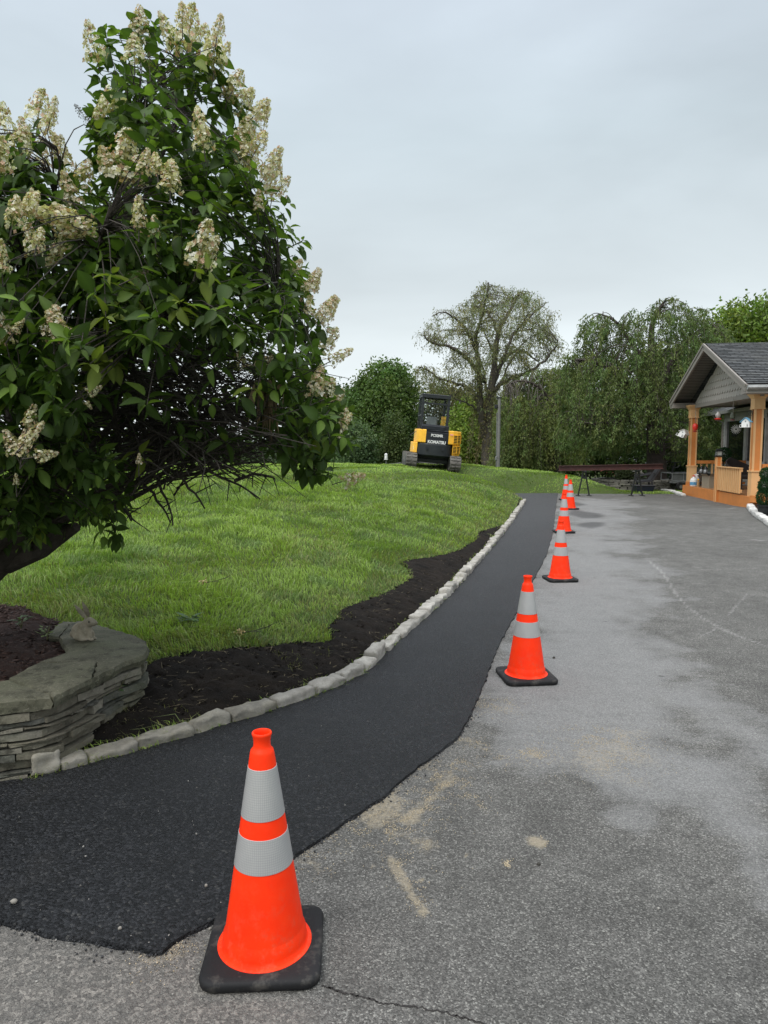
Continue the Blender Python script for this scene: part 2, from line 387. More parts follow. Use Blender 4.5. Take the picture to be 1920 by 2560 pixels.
o = link('driveway', me, m, None, True); o['kind'] = 'structure'
# crack along the seam at the bottom
q = [hitp(a, b) for a, b in [(805,2462),(850,2480),(900,2492),(960,2510),(1040,2518),(1110,2530),(1190,2555),(1280,2590)]]
mb = MB(); pts = []
for k in range(len(q)-1):
    for f in range(14): p = q[k].lerp(q[k+1], f/14); pts.append(Vector((p.x+random.uniform(-.004,.004), p.y+random.uniform(-.005,.005), p.z+.0012)))
mb2 = MB()
for k in range(len(pts)-1):
    w1 = random.uniform(.001,.0045); d = (pts[k+1]-pts[k]).normalized(); s2 = Vector((-d.y, d.x, 0))
    mb2.add([pts[k]-s2*w1, pts[k+1]-s2*w1, pts[k+1]+s2*w1, pts[k]+s2*w1], [(0,1,2,3)])
o = mb2.build('pavement_crack', mat('crack_dark', (.022,.02,.018), .95)); o['kind'] = 'structure'
# --- sheets cut to an outline
def sheet(name, poly, zf, step, mt, jit=0, grad_r=None, skirt=0, extra_pts=None, rough=0, smooth=True, kind='structure'):
    P = []; n = len(poly)
    for k in range(n):
        a = np.array(poly[k][:2]); b = np.array(poly[(k+1) % n][:2]); L_ = np.linalg.norm(b-a); loc = np.linalg.norm(a); st = step if not grad_r else max(step, grad_r*loc)
        c_ = max(1, int(L_/st)); nrm = np.array([-(b-a)[1], (b-a)[0]])/(L_+1e-9)
        for f in range(c_):
            w_ = jit*min(1, st/.02) if not grad_r else jit
            P.append(a+(b-a)*f/c_+nrm*(random.uniform(-w_, w_) if f else 0))
    P = np.array(P); nb = len(P); x0, y0 = P.min(0); x1, y1 = P.max(0)
    I = []
    yy = y0
    while yy < y1:
        st = step if not grad_r else max(step, grad_r*abs(yy)); xx = np.arange(x0, x1, st)
        I.append(np.c_[xx+rng.uniform(-.3*st, .3*st, len(xx)), yy+rng.uniform(-.3*st, .3*st, len(xx))]); yy += st
    I = np.vstack(I); keep = inpoly(I[:, 0], I[:, 1], P) & (segdist(I[:, 0], I[:, 1], P, True) > step*.45); I = I[keep]
    A_ = [Vector(p) for p in P]+[Vector(p) for p in I]
    vs, es, fs, _, _, _ = delaunay_2d_cdt(A_, [(k, (k+1) % nb) for k in range(nb)], [], 1, 1e-6)
    v2 = np.array([(p.x, p.y) for p in vs]); zz = zf(v2[:, 0], v2[:, 1])
    if rough:
        d = segdist(v2[:, 0], v2[:, 1], P, True); zz = zz+ss(d/.05)*(rough*(.5+fbm(v2[:, 0], v2[:, 1], 9, 2, 4))+rng.uniform(0, rough*.5, len(zz)))
    V = [tuple(v2[k])+(zz[k],) for k in range(len(v2))]; F_ = [tuple(f) for f in fs]
    if skirt:
        bm = bmesh.new(); bv = [bm.verts.new(p) for p in V]
        for f in F_:
            try: bm.faces.new([bv[k] for k in f])
            except ValueError: pass
        be = [e for e in bm.edges if len(e.link_faces) == 1]
        r = bmesh.ops.extrude_edge_only(bm, edges=be)
        for g in r['geom']:
            if isinstance(g, bmesh.types.BMVert): g.co.z -= skirt; g.co.x += random.uniform(-.006,.006)+0; g.co.y -= random.uniform(0,.012)
        bmesh.ops.recalc_face_normals(bm, faces=bm.faces)
        me = bpy.data.meshes.new(name); bm.to_mesh(me); bm.free()
        up = sum(p.normal.z for p in me.polygons)
        if up < 0: me.flip_normals()
    else:
        me = bpy.data.meshes.new(name); me.from_pydata(V, [], F_)
    me.update(); o = link(name, me, mt, None, smooth); o['kind'] = kind
    try: me.set_sharp_from_angle(angle=R(50))
    except Exception: pass
    return o
# new asphalt path
RIGHT_PX = [(1205,1066),(1200,1100),(1195,1150),(1180,1200),(1150,1258),(1120,1318),(1096,1360),(1075,1402),(1058,1445),(1045,1482),(1026,1525),(1010,1562),(992,1592),(965,1614),(938,1636),(905,1658),(880,1680),(840,1716),(800,1743),(765,1768),(730,1792),(690,1820),(640,1852),(600,1888),(500,1970),(452,2000),(400,2027),(375,2042),(352,2063),(322,2060),(290,2054),(250,2048),(200,2036),(150,2030),(100,2024),(60,2010),(0,1998),(-120,1980),(-400,1960)]
rp = [hitp(a*K, b*K) for a, b in RIGHT_PX]
left = [(-5.5,1.75),(-4.2,2.33),(W0.x,W0.y+.02)]+[(v.x-.03, v.y+.02) for v in CURB]+[(2.36,FARY-1.1),(2.8,FARY-.15)]
pth = [tuple(v) for v in left]+[(float(hitp(1300,1232).x)+.6, FARY-.1),(3.2,FARY-.1)]+[(v.x, v.y) for v in rp]
m, t = newmat('new_asphalt'); v = coords(t)
vor = nd(t, 'ShaderNodeTexVoronoi', {'Vector': v, 'Scale': 105}, feature='F1'); vs_ = nd(t, 'ShaderNodeSeparateColor', {0: vor.outputs['Color']}).outputs[0]
base = ramp(t, vs_, [(0, (.004,.0045,.0055)), (.6, (.015,.0165,.019)), (.95, (.036,.038,.042)), (1, (.062,.062,.06))])
base = mixc(t, 1.0, base, ramp(t, noise(t, v, 1.6, 5, .6), [(.3, .75), (.7, 1.3)]), 'MULTIPLY')
base = mixc(t, ramp(t, noise(t, v, 3.3, 5, .6), [(.55, 0.0), (.8, .15)]), base, (.075,.068,.058))
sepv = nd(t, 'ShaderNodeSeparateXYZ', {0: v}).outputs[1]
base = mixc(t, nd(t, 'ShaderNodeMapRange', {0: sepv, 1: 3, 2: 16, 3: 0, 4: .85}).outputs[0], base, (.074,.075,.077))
hgt = nd(t, 'ShaderNodeMath', {0: nd(t, 'ShaderNodeMath', {0: vor.outputs['Distance'], 1: -1.3}, operation='MULTIPLY').outputs[0], 1: noise(t, v, 240, 4, .7)}, operation='ADD').outputs[0]
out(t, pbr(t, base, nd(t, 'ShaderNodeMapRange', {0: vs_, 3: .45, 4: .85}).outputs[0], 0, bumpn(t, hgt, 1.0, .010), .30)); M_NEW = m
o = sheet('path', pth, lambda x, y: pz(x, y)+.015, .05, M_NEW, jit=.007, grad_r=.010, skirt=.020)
# loose asphalt crumbs and pebbles along the edges
def crumbs(name, P, sizes, mt, kind='stuff', label=None, cat=None, cols=None):
    n = len(P); ico = np.array([(0,0,1),(.89,0,.45),(.28,.85,.45),(-.72,.53,.45),(-.72,-.53,.45),(.28,-.85,.45),(.72,.53,-.45),(-.28,.85,-.45),(-.89,0,-.45),(-.28,-.85,-.45),(.72,-.53,-.45),(0,0,-1)])
    fi = np.array([(0,1,2),(0,2,3),(0,3,4),(0,4,5),(0,5,1),(1,6,2),(2,7,3),(3,8,4),(4,9,5),(5,10,1),(6,7,2),(7,8,3),(8,9,4),(9,10,5),(10,6,1),(6,11,7),(7,11,8),(8,11,9),(9,11,10),(10,11,6)])
    V = ico[None]*rng.uniform(.65, 1.2, (n, 12, 1))*rng.uniform(.6, 1.3, (n, 1, 3))*np.asarray(sizes)[:, None, None]+np.asarray(P)[:, None, :]
    Fa = (fi[None]+12*np.arange(n)[:, None, None]).reshape(-1, 3)
    col = None if cols is None else np.repeat(cols, 12, 0)
    me = npmesh(name, V.reshape(-1, 3), [Fa], col); o = link(name, me, mt); tag(o, label, cat, None, kind); return o
P = []; sz = []
for k in range(10, len(rp)-1):
    a, b = rp[k], rp[k+1]; n_ = int((b-a).length*130)
    for _ in range(n_):
        p = a.lerp(b, random.random()); r_ = random.random()**2*.07; th = random.uniform(0, 6.28); s1 = random.uniform(.002,.0055)
        P.append((p.x+r_*math.cos(th), p.y+r_*math.sin(th)-.01, float(pz(p.x, p.y))+s1*.6+.002)); sz.append(s1)
crumbs('asphalt_crumbs', P, sz, mat('crumb_black', (.028,.029,.031), .6), label='black asphalt crumbs scattered along the edge of the new path', cat='crumbs')
P = []; sz = []; cl_ = []
for _ in range(190):
    px, py = random.uniform(0, 1900), random.uniform(1760, 2560); p = hitp(px, py); z_ = .022 if inpoly([p.x], [p.y], [q_[:2] for q_ in pth])[0] else .002
    s1 = random.choice([.0015,.002,.0025,.003,.004]); P.append((p.x, p.y, p.z+z_+s1*.4)); sz.append(s1); g = random.uniform(.10,.34); cl_.append((g, g*.96, g*.88))
for px, py, s1 in ((36,2270,.011),(300,2338,.008),(515,2230,.007),(525,2325,.007),(1347,2163,.008),(1164,2137,.007),(1385,1646,.012)):
    p = hitp(px, py); z_ = .022 if inpoly([p.x], [p.y], [q_[:2] for q_ in pth])[0] else .002
    P.append((p.x, p.y, p.z+z_+s1*.3)); sz.append(s1); g = .24 if px not in (1385,1347) else .05; cl_.append((g, g*.94, g*.82))
crumbs('pebbles', P, sz, leafmat('pebble', 0, .8), label='small pale pebbles strewn over the asphalt', cat='pebbles', cols=np.array(cl_))
P = []; sz = []
for q_, wd, k_ in SANDL:
    for a, b in zip(q_, q_[1:]):
        for _ in range(int((b-a).length*wd**.7*k_*42000)):
            p = a.lerp(b, random.random()); g_ = random.gauss(0, wd*1.5+.008); h_ = random.gauss(0, wd*1.5+.008); 
            if mn.noise(Vector((p.x+g_, p.y+h_, 0))*17) < .12+.5*random.random()-.25: continue
            s1 = random.uniform(.0008,.0024); P.append((p.x+g_, p.y+h_, float(pz(p.x, p.y))+s1*.5+.001)); sz.append(s1)
for p, r_, k_ in SANDB:
    for _ in range(int(min(r_*r_*60000*k_, 700)) if r_ > .05 else int(60000*r_*r_*k_*8)):
        g_, h_ = random.gauss(0, r_*.5), random.gauss(0, r_*.5)
        if mn.noise(Vector((p.x+g_, p.y+h_, 0))*11) < -.1: continue
        s1 = random.uniform(.0008,.0025); P.append((p.x+g_, p.y+h_, float(pz(p.x, p.y))+s1*.5+.001)); sz.append(s1)
k_ = [i for i, p in enumerate(P) if not inpoly([p[0]], [p[1]], [q__[:2] for q__ in pth])[0]]; P = [P[i] for i in k_]; sz = [sz[i] for i in k_]
crumbs('sand_grains', P, sz, leafmat('sand_grain', 0, .9), label='pale tan sand spilled in streaks beside the edge of the new path', cat='sand', cols=np.array([[.50,.42,.29]])*rng.uniform(.6,1.15,(len(P),1)))
# --- soil strip between kerb and lawn
SOIL_PX = [(235,1560),(262,1500),(300,1452),(330,1430),(370,1424),(420,1412),(470,1408),(520,1402),(560,1400),(600,1398),(640,1390),(690,1392),(712,1384),(705,1362),(728,1340),(735,1318),(762,1308),(800,1296),(850,1275),(885,1252),(880,1228),(862,1216),(900,1209),(940,1203),(990,1190),(1020,1172),(1035,1152),(1060,1142),(1090,1136),(1105,1110),(1118,1092),(1121,1079)]
SOIL = [hit(a*K, b*K) for a, b in SOIL_PX]
curbin = [(v.x-.10, v.y+.05) for v in CURB]
soil_poly = [(p.x, p.y) for p in SOIL]+[(CURB[-1].x-.02, CURB[-1].y+.1)]+curbin[::-1]+[(WO[1].x+.05, WO[1].y+.05),(WO[3].x-.15, WO[3].y+.05)]
m, t = newmat('bare_soil'); v = coords(t)
c = ramp(t, noise(t, v, 5, 6, .65), [(.3, (.006,.005,.004)), (.7, (.022,.017,.013))])
c = mixc(t, ramp(t, noise(t, v, 90, 5, .8), [(.56, 0.0), (.75, .6)]), c, (.085,.065,.05))
out(t, pbr(t, c, .95, 0, bumpn(t, noise(t, v, 70, 7, .8), 1.0, .02), .15)); M_SOIL = m
sheet('soil', soil_poly, lambda x, y: H(x, y)+.004, .022, M_SOIL, jit=.012, grad_r=.0065, rough=.022, smooth=False)
def randin(poly, n, w=None):
    P_ = np.array(poly); out_ = []
    while len(out_) < n:
        q = rng.uniform(P_.min(0), P_.max(0), (4*n, 2)); q = q[inpoly(q[:, 0], q[:, 1], P_)]
        if w is not None: q = q[rng.random(len(q)) < w(q)]
        out_ += list(q)
    return np.array(out_[:n])
q = randin(soil_poly, 4500, lambda q: np.clip((3.2/q[:, 1])**1.6, 0, 1)); s1 = rng.uniform(.003, .011, len(q))*rng.uniform(.5, 1.2, len(q))
crumbs('soil_clods', np.c_[q, H(q[:, 0], q[:, 1])+.012+s1*.3], s1, M_SOIL, label='dark crumbly soil clods spread between kerb and lawn', cat='soil')
# --- kerb stones
def stone(L_, W_, H_, seed, n=5, rgh=.012, rnd=.028):
    rr = random.Random(seed); bm = bmesh.new(); bmesh.ops.create_cube(bm, size=1)
    bmesh.ops.subdivide_edges(bm, edges=list(bm.edges), cuts=n, use_grid_fill=True)
    off = Vector((rr.uniform(0, 99), rr.uniform(0, 99), rr.uniform(0, 99)))
    for v in bm.verts:
        p = Vector((v.co.x*L_, v.co.y*W_, v.co.z*H_)); q = Vector((max(-L_/2+rnd, min(L_/2-rnd, p.x)), max(-W_/2+rnd, min(W_/2-rnd, p.y)), max(-H_/2+rnd, min(H_/2-rnd, p.z))))
        d = p-q
        if d.length > 1e-6: p = q+d.normalized()*min(d.length, rnd)
        nn = mn.noise_vector(p*9+off)*rgh*1.3+mn.noise_vector(p*30+off)*rgh*.5
        v.co = p+nn
    me = bpy.data.meshes.new('kerb_stone'); bm.to_mesh(me); bm.free(); return me
def stonemat(name, lo, hi, sp, moss=None):
    m, t = newmat(name); v = coords(t); rnd_ = nd(t, 'ShaderNodeObjectInfo').outputs['Random']
    v2 = nd(t, 'ShaderNodeVectorMath', {0: v, 1: nd(t, 'ShaderNodeCombineXYZ', {0: rnd_, 1: rnd_}).outputs[0]}, operation='ADD').outputs[0]
    c = ramp(t, noise(t, v2, 14, 6, .65), [(.3, lo), (.68, hi)])
    c = mixc(t, ramp(t, noise(t, v2, 130, 4, .8), [(.55, 0.0), (.68, .7)]), c, sp)
    c = mixc(t, 1.0, c, ramp(t, rnd_, [(0, .82), (1, 1.15)]), 'MULTIPLY')
    if moss: c = mixc(t, ramp(t, noise(t, v2, 4, 6, .7), [(.45, 0.0), (.7, .7)]), c, moss)
    out(t, pbr(t, c, .85, 0, bumpn(t, noise(t, v2, 80, 6, .75), .9, .006), .3)); return m
M_KERB = stonemat('granite', (.24,.225,.195), (.42,.40,.355), (.12,.11,.10)); M_KERB2 = stonemat('granite_weathered', (.17,.16,.135), (.33,.31,.265), (.12,.11,.09), (.20,.185,.11))
def resample(pts, step):
    pts = [Vector(p) for p in pts]; out_ = [pts[0]]; need = step; k = 0; cur = pts[0].copy()
    while k < len(pts)-1:
        d = (pts[k+1]-cur).length
        if d >= need: cur = cur.lerp(pts[k+1], need/d); out_.append(cur.copy()); need = step
        else: need -= d; k += 1; cur = pts[k].copy()
    return out_
kerb = empty('stone_kerb', CURB[0], 0, 'low kerb of rough pale granite blocks curving along the left edge of the new path', 'kerb')
cen = [Vector((v.x-.055, v.y+.05, v.z)) for v in CURB]
def smoothpts(pts, it=2):
    for _ in range(it):
        o_ = [pts[0]]
        for a, b in zip(pts, pts[1:]): o_ += [a.lerp(b, .25), a.lerp(b, .75)]
        pts = o_+[pts[-1]]
    return pts
fine_ = resample(smoothpts(cen, 2), .01); k = 0; cnt = 0
while k < len(fine_)-8:
    yv = fine_[k].y
    Lk = (.13 if cnt < 2 else random.uniform(.20,.34)) if yv < 8 else random.uniform(.20,.33)
    j = min(k+int(Lk*100), len(fine_)-1); a, b = fine_[k], fine_[j]; c = (a+b)/2; d = b-a
    hh = random.uniform(.09,.13); lift = -.028 if cnt > 0 else .01
    me = stone(d.length*random.uniform(.93,.99), random.uniform(.09,.115), hh, cnt, n=7 if yv < 7 else 5, rgh=random.uniform(.010,.018), rnd=random.uniform(.010,.020))
    o = link('kerb_stone', me, M_KERB2 if cnt < 6 else M_KERB, kerb, True)
    o.location = Vector((c.x, c.y, float(pz(c.x, c.y))+hh/2-.008+lift+random.uniform(-.008,.006)))-kerb.location
    o.rotation_euler = (random.uniform(-.07,.07), random.uniform(-.04,.04), math.atan2(d.y, d.x)+random.uniform(-.08,.08)); k = j; cnt += 1
# --- dry stone planter wall
wall = empty('stone_wall', WO[2]-Vector((0,0,WALLZ)), 0, 'low dry-stacked bluestone planter wall with thick flat capstones beside the path', 'wall')
WB = Vector(wall.location)
def wallmat(lo=(.085,.076,.056), hi=(.25,.228,.178)):
    m, t = newmat('bluestone'); v = coords(t)
    c = ramp(t, noise(t, v, 5, 6, .65), [(.3, lo), (.7, hi)])
    c = mixc(t, ramp(t, noise(t, v, 2.6, 6, .7), [(.45, 0.0), (.7, .65)]), c, (.075,.085,.045))
    c = mixc(t, ramp(t, noise(t, v, 70, 6, .85), [(.57, 0.0), (.66, .75)]), c, (.36,.34,.27))
    c = mixc(t, ramp(t, noise(t, v, 9, 8, .8), [(.52, 0.0), (.62, .7)]), c, tuple(x*.4 for x in lo))
    out(t, pbr(t, c, .85, 0, bumpn(t, noise(t, v, 28, 7, .75), .9, .012), .25)); return m
M_WALL = wallmat()
outl = [Vector((-3.6,2.45,0)), Vector((-2.6,2.86,0))]+[Vector((v.x, v.y, 0)) for v in WO]
outl = resample(smoothpts(outl, 2), .01)
mb = MB(); z = -.02
rw = random.Random(5)
while z < WALLZ-.055:
    hc = rw.choice([.018,.024,.03,.036,.046]); hc = min(hc, WALLZ-.052-z); k = rw.randint(-20, 0)
    if hc < .012: break
    while k < len(outl)-6:
        ln = rw.randint(9, 34); mb.cur = rw.choice([0,0,1,2]); j = min(k+ln, len(outl)-1); i0 = max(k, 0)
        if j-i0 < 5:
            if k < 0: k = j; continue
            break
        a, b = outl[i0], outl[j]; d = (b-a); dl_ = d.length; dn = d.normalized(); nrm = Vector((dn.y, -dn.x, 0))
        ot = rw.uniform(-.034,.016); dep = .20; tilt = rw.uniform(-.012,.012)
        gp = .004; m0 = a+dn*gp; m1 = b-dn*gp; yw_ = rw.uniform(-.012,.012); zt_ = z+hc-.002-rw.uniform(0,.006); zb_ = z+.002+rw.uniform(0,.004); nf = 4; fr_t = []; fr_b = []
        for q_ in range(nf+1):
            f = q_/nf; c = m0.lerp(m1, f); cc_ = outl[i0+int((j-i0)*f)]; c = c.lerp(cc_, .8 if 0 < q_ < nf else 0)+nrm*(ot+yw_*(f-.5)*2)
            j1 = nrm*rw.uniform(-.005,.005); fr_t.append(Vector((c.x+j1.x, c.y+j1.y, zt_+tilt*(f-.5)+rw.uniform(-.002,.002)))); j1 = nrm*rw.uniform(-.008,.004); fr_b.append(Vector((c.x+j1.x, c.y+j1.y, zb_+tilt*(f-.5)+rw.uniform(-.002,.002))))
        n_ = nf+1; vs = [p-WB for p in fr_t]+[p-WB for p in fr_b]+[p-nrm*dep-WB for p in fr_t]+[p-nrm*dep-WB for p in fr_b]; fs = []
        for q_ in range(nf): fs += [(q_, q_+1, n_+q_+1, n_+q_), (2*n_+q_, 2*n_+q_+1, q_+1, q_), (n_+q_, n_+q_+1, 3*n_+q_+1, 3*n_+q_)]
        fs += [(0, n_, 3*n_, 2*n_), (n_-1, 2*n_-1, 4*n_-1, 3*n_-1)]
        mb.add(vs, fs); k = j
    z += hc
mb.build('stacked_stones', [M_WALL, wallmat((.16,.145,.115),(.34,.315,.26)), wallmat((.07,.07,.06),(.17,.165,.145))], wall)
M_CAP = wallmat((.050,.050,.032), (.165,.158,.115))  # green-brown slabs, with the shrub's shade darkened into the colour
# capstones: irregular slabs following the outline
def slab(name, poly, z0, z1, parent, mt, seed=1):
    rr = random.Random(seed); pts = []
    n = len(poly)
    for k in range(n):
        a = Vector(poly[k][:2]); b = Vector(poly[(k+1) % n][:2]); c_ = max(1, int((b-a).length/.035))
        for f in range(c_): p = a.lerp(b, f/c_); pts.append((p.x+rr.uniform(-.006,.006), p.y+rr.uniform(-.006,.006)))
    P_ = np.array(pts); x0, y0 = P_.min(0); x1, y1 = P_.max(0); gx, gy = np.meshgrid(np.arange(x0, x1, .035), np.arange(y0, y1, .035)); I = np.c_[gx.ravel(), gy.ravel()]
    I = I[inpoly(I[:, 0], I[:, 1], P_) & (segdist(I[:, 0], I[:, 1], P_, True) > .018)]; nb = len(P_)
    vs, es, fs, _, _, _ = delaunay_2d_cdt([Vector(p) for p in P_]+[Vector(p) for p in I], [(k, (k+1) % nb) for k in range(nb)], [], 1, 1e-6)
    bm = bmesh.new(); bv = [bm.verts.new((p.x-WB.x, p.y-WB.y, z1+.006*mn.noise(Vector((p.x*5, p.y*5, seed)))-WB.z)) for p in vs]
    for f in fs: bm.faces.new([bv[k] for k in f])
    for e in [e for e in bm.edges if len(e.link_faces) == 1]:
        for v in e.verts: v.co.z -= .002
    be = [e for e in bm.edges if len(e.link_faces) == 1]; cx, cy = P_.mean(0)-np.array([WB.x, WB.y])
    for step_, (dz_, ds) in enumerate([(-(z1-z0)*.45, .010), (-(z1-z0)*.55, -.012)]):
        r = bmesh.ops.extrude_edge_only(bm, edges=be); vsn = [g for g in r['geom'] if isinstance(g, bmesh.types.BMVert)]; be = [g for g in r['geom'] if isinstance(g, bmesh.types.BMEdge)]
        for v in vsn:
            dv = Vector((v.co.x-cx, v.co.y-cy, 0)).normalized(); v.co += dv*(ds+rr.uniform(-.005,.005)); v.co.z += dz_+rr.uniform(-.004,.004)
    bmesh.ops.holes_fill(bm, edges=be); bmesh.ops.recalc_face_normals(bm, faces=bm.faces)
    me = bpy.data.meshes.new(name); bm.to_mesh(me); bm.free(); o = link(name, me, mt, parent); return o
def P2(L_): return [tuple(hitp(a, b, WALLZ))[:2] for a, b in L_]
slab('capstone', [(-3.6,2.47),(-2.6,2.88)]+P2([(0,1757),(126,1743),(128,1737),(22,1697)])+[(-2.4,3.2),(-3.5,2.9)], WALLZ-.052, WALLZ, wall, M_CAP, 1)
slab('capstone', P2([(130,1743),(224,1697),(231,1689),(240,1655),(98,1656),(26,1694),(131,1736)]), WALLZ-.05, WALLZ+.004, wall, M_CAP, 2)
slab('capstone', P2([(227,1697),(311,1652),(358,1637),(368,1619),(362,1601),(339,1589),(275,1571),(236,1558),(196,1552),(176,1560),(150,1590),(164,1613),(174,1626),(102,1653),(244,1654),(235,1689)]), WALLZ-.052, WALLZ+.001, wall, M_CAP, 3)
slab('capstone', P2([(192,1551),(172,1558),(146,1588),(122,1586),(137,1562),(160,1548)]), WALLZ-.045, WALLZ-.008, wall, M_CAP, 4)
# mulch bed behind the wall
bed = [tuple(hitp(a, b, .37))[:2] for a, b in [(24,1693),(98,1654),(170,1630),(168,1613),(128,1588),(140,1562),(150,1545),(60,1525),(-40,1520)]]+[(-4.6,4.6),(-4.6,2.8),(-3.4,2.75),(-2.55,3.1)]
m, t = newmat('mulch'); v = coords(t)
c = ramp(t, noise(t, v, 30, 6, .8), [(.3, (.010,.006,.005)), (.7, (.050,.026,.020))]); out(t, pbr(t, c, .95, 0, bumpn(t, noise(t, v, 60, 6, .8), 1, .02), .2)); M_MULCH = m
bedz = lambda x, y: np.maximum(.345+0*x, H(x, y)+.03)
sheet('mulch_bed', bed, bedz, .05, M_MULCH, jit=.01, rough=.02, smooth=False)
q = randin(bed, 5000); ang = rng.uniform(0, 6.28, len(q)); L1 = rng.uniform(.008,.024, len(q)); W1 = rng.uniform(.004,.010, len(q))
def chips(name, q, zf, L1, W1, ang, mt, cols, label, cat):
    n = len(q); pit = rng.uniform(-.5, .5, n); z_ = zf(q[:, 0], q[:, 1])+.012
    u = np.c_[np.cos(ang)*np.cos(pit), np.sin(ang)*np.cos(pit), np.sin(pit)]*L1[:, None]; r_ = rng.uniform(-.6,.6,n); w_ = np.c_[-np.sin(ang)*np.cos(r_), np.cos(ang)*np.cos(r_), np.sin(r_)]*W1[:, None]
    c_ = np.c_[q, z_]; up = np.array([0,0,.003])
    V = np.stack([c_-u-w_, c_+u-w_*.7, c_+u+w_*.8, c_-u+w_, c_-u-w_+up, c_+u-w_*.7+up, c_+u+w_*.8+up, c_-u+w_+up], 1).reshape(-1, 3)
    f0 = np.array([(4,5,6,7),(0,4,7,3),(1,2,6,5),(0,1,5,4),(2,3,7,6)]); Fa = (f0[None]+8*np.arange(n)[:, None, None]).reshape(-1, 4)
    me = npmesh(name, V, [Fa], np.repeat(cols, 8, 0)); o = link(name, me, mt); tag(o, label, cat, None, 'stuff')
M_CHIP = leafmat('bark_chip', 0, .9)
b_ = rng.uniform(.5, 2.0, (len(q), 1)); chips('mulch_chips', q, bedz, L1, W1, ang, M_CHIP, np.array([[.030,.016,.012]])*b_, 'dark reddish bark chips covering the bed behind the stone wall', 'mulch')
# --- traffic cones
def conemat():
    m, t = newmat('cone_orange'); v = coords(t)
    n_ = noise(t, v, 7, 6, .7); c = ramp(t, n_, [(.3, (.95,.028,.003)), (.7, (1.0,.046,.005))])
    z_ = nd(t, 'ShaderNodeSeparateXYZ', {0: v}).outputs[2]
    mpp = nd(t, 'ShaderNodeMapping', {'Vector': v, 'Scale': (1, 1, .35)}).outputs[0]
    c = mixc(t, ramp(t, noise(t, mpp, 26, 8, .82), [(.62, 0.0), (.74, .30)]), c, (.40,.012,.004))
    dirt = nd(t, 'ShaderNodeMath', {0: nd(t, 'ShaderNodeMapRange', {0: z_, 1: .03, 2: .30, 3: .75, 4: .12}).outputs[0], 1: ramp(t, noise(t, v, 22, 7, .8), [(.50, 0.0), (.68, .6)])}, operation='MULTIPLY').outputs[0]
    c = mixc(t, dirt, c, (.55,.13,.07)); out(t, pbr(t, c, .5, 0, bumpn(t, noise(t, v, 30, 4), .08, .003), .2)); return m
M_OR = conemat()
m, t = newmat('reflective_sheet'); v = nd(t, 'ShaderNodeTexCoord').outputs['UV']
vv = nd(t, 'ShaderNodeTexVoronoi', {'Vector': v, 'Scale': 1.0, 'Randomness': 0}, feature='DISTANCE_TO_EDGE', voronoi_dimensions='2D').outputs['Distance']
ed = ramp(t, vv, [(.04, 1.0), (.13, 0.0)])
ov = coords(t); g = ramp(t, noise(t, ov, 9, 5), [(.3, (.36,.36,.355)), (.7, (.44,.435,.425))])
c = mixc(t, ed, g, (.29,.29,.30)); c = mixc(t, ramp(t, noise(t, ov, 38, 6, .8), [(.66, 0.0), (.74, .6)]), c, (.50,.48,.46))
out(t, pbr(t, c, .38, .15, bumpn(t, ed, .2, .001), .5)); M_REF = m
M_RUB = mat('black_rubber', (.014,.014,.015), .7, 0, .25, 8, 90, .3, .003, dirt=((.12,.11,.095), .5), spec=.25)
def collar(z0, z1, parent):
    n = 48; r0 = rad_at(z0)+.0016; r1 = rad_at(z1)+.0016; me = bpy.data.meshes.new('reflective_collar'); V = []; Fc = []; uv = []
    rows = [(r0-.0015, z0), (r0, z0+.0008)]+[(r0+(r1-r0)*k/6, z0+(z1-z0)*k/6) for k in range(1, 6)]+[(r1, z1-.0008), (r1-.0015, z1)]
    for r, z in rows:
        for k in range(n): V.append((r*math.cos(2*math.pi*k/n), r*math.sin(2*math.pi*k/n), z))
    for i in range(len(rows)-1):
        for k in range(n):
            Fc.append((i*n+k, i*n+(k+1) % n, (i+1)*n+(k+1) % n, (i+1)*n+k))
            u0 = k*2*math.pi/n*r0/.0070; u1 = (k+1)*2*math.pi/n*r0/.0070; a = rows[i][1]/.0070; b = rows[i+1][1]/.0070
            uv += [(u0, a), (u1, a), (u1, b), (u0, b)]
    me.from_pydata(V, [], Fc); ul = me.uv_layers.new(name='UVMap')
    for k, q_ in enumerate(uv): ul.data[k].uv = (q_[0]+.5*(int(q_[1]) % 1), q_[1])
    o = link('reflective_collar', me, M_REF, parent, True); me.set_sharp_from_angle(angle=R(25)); return o
def rad_at(z): return .127+(.036-.127)*(z-.055)/(.655-.055)
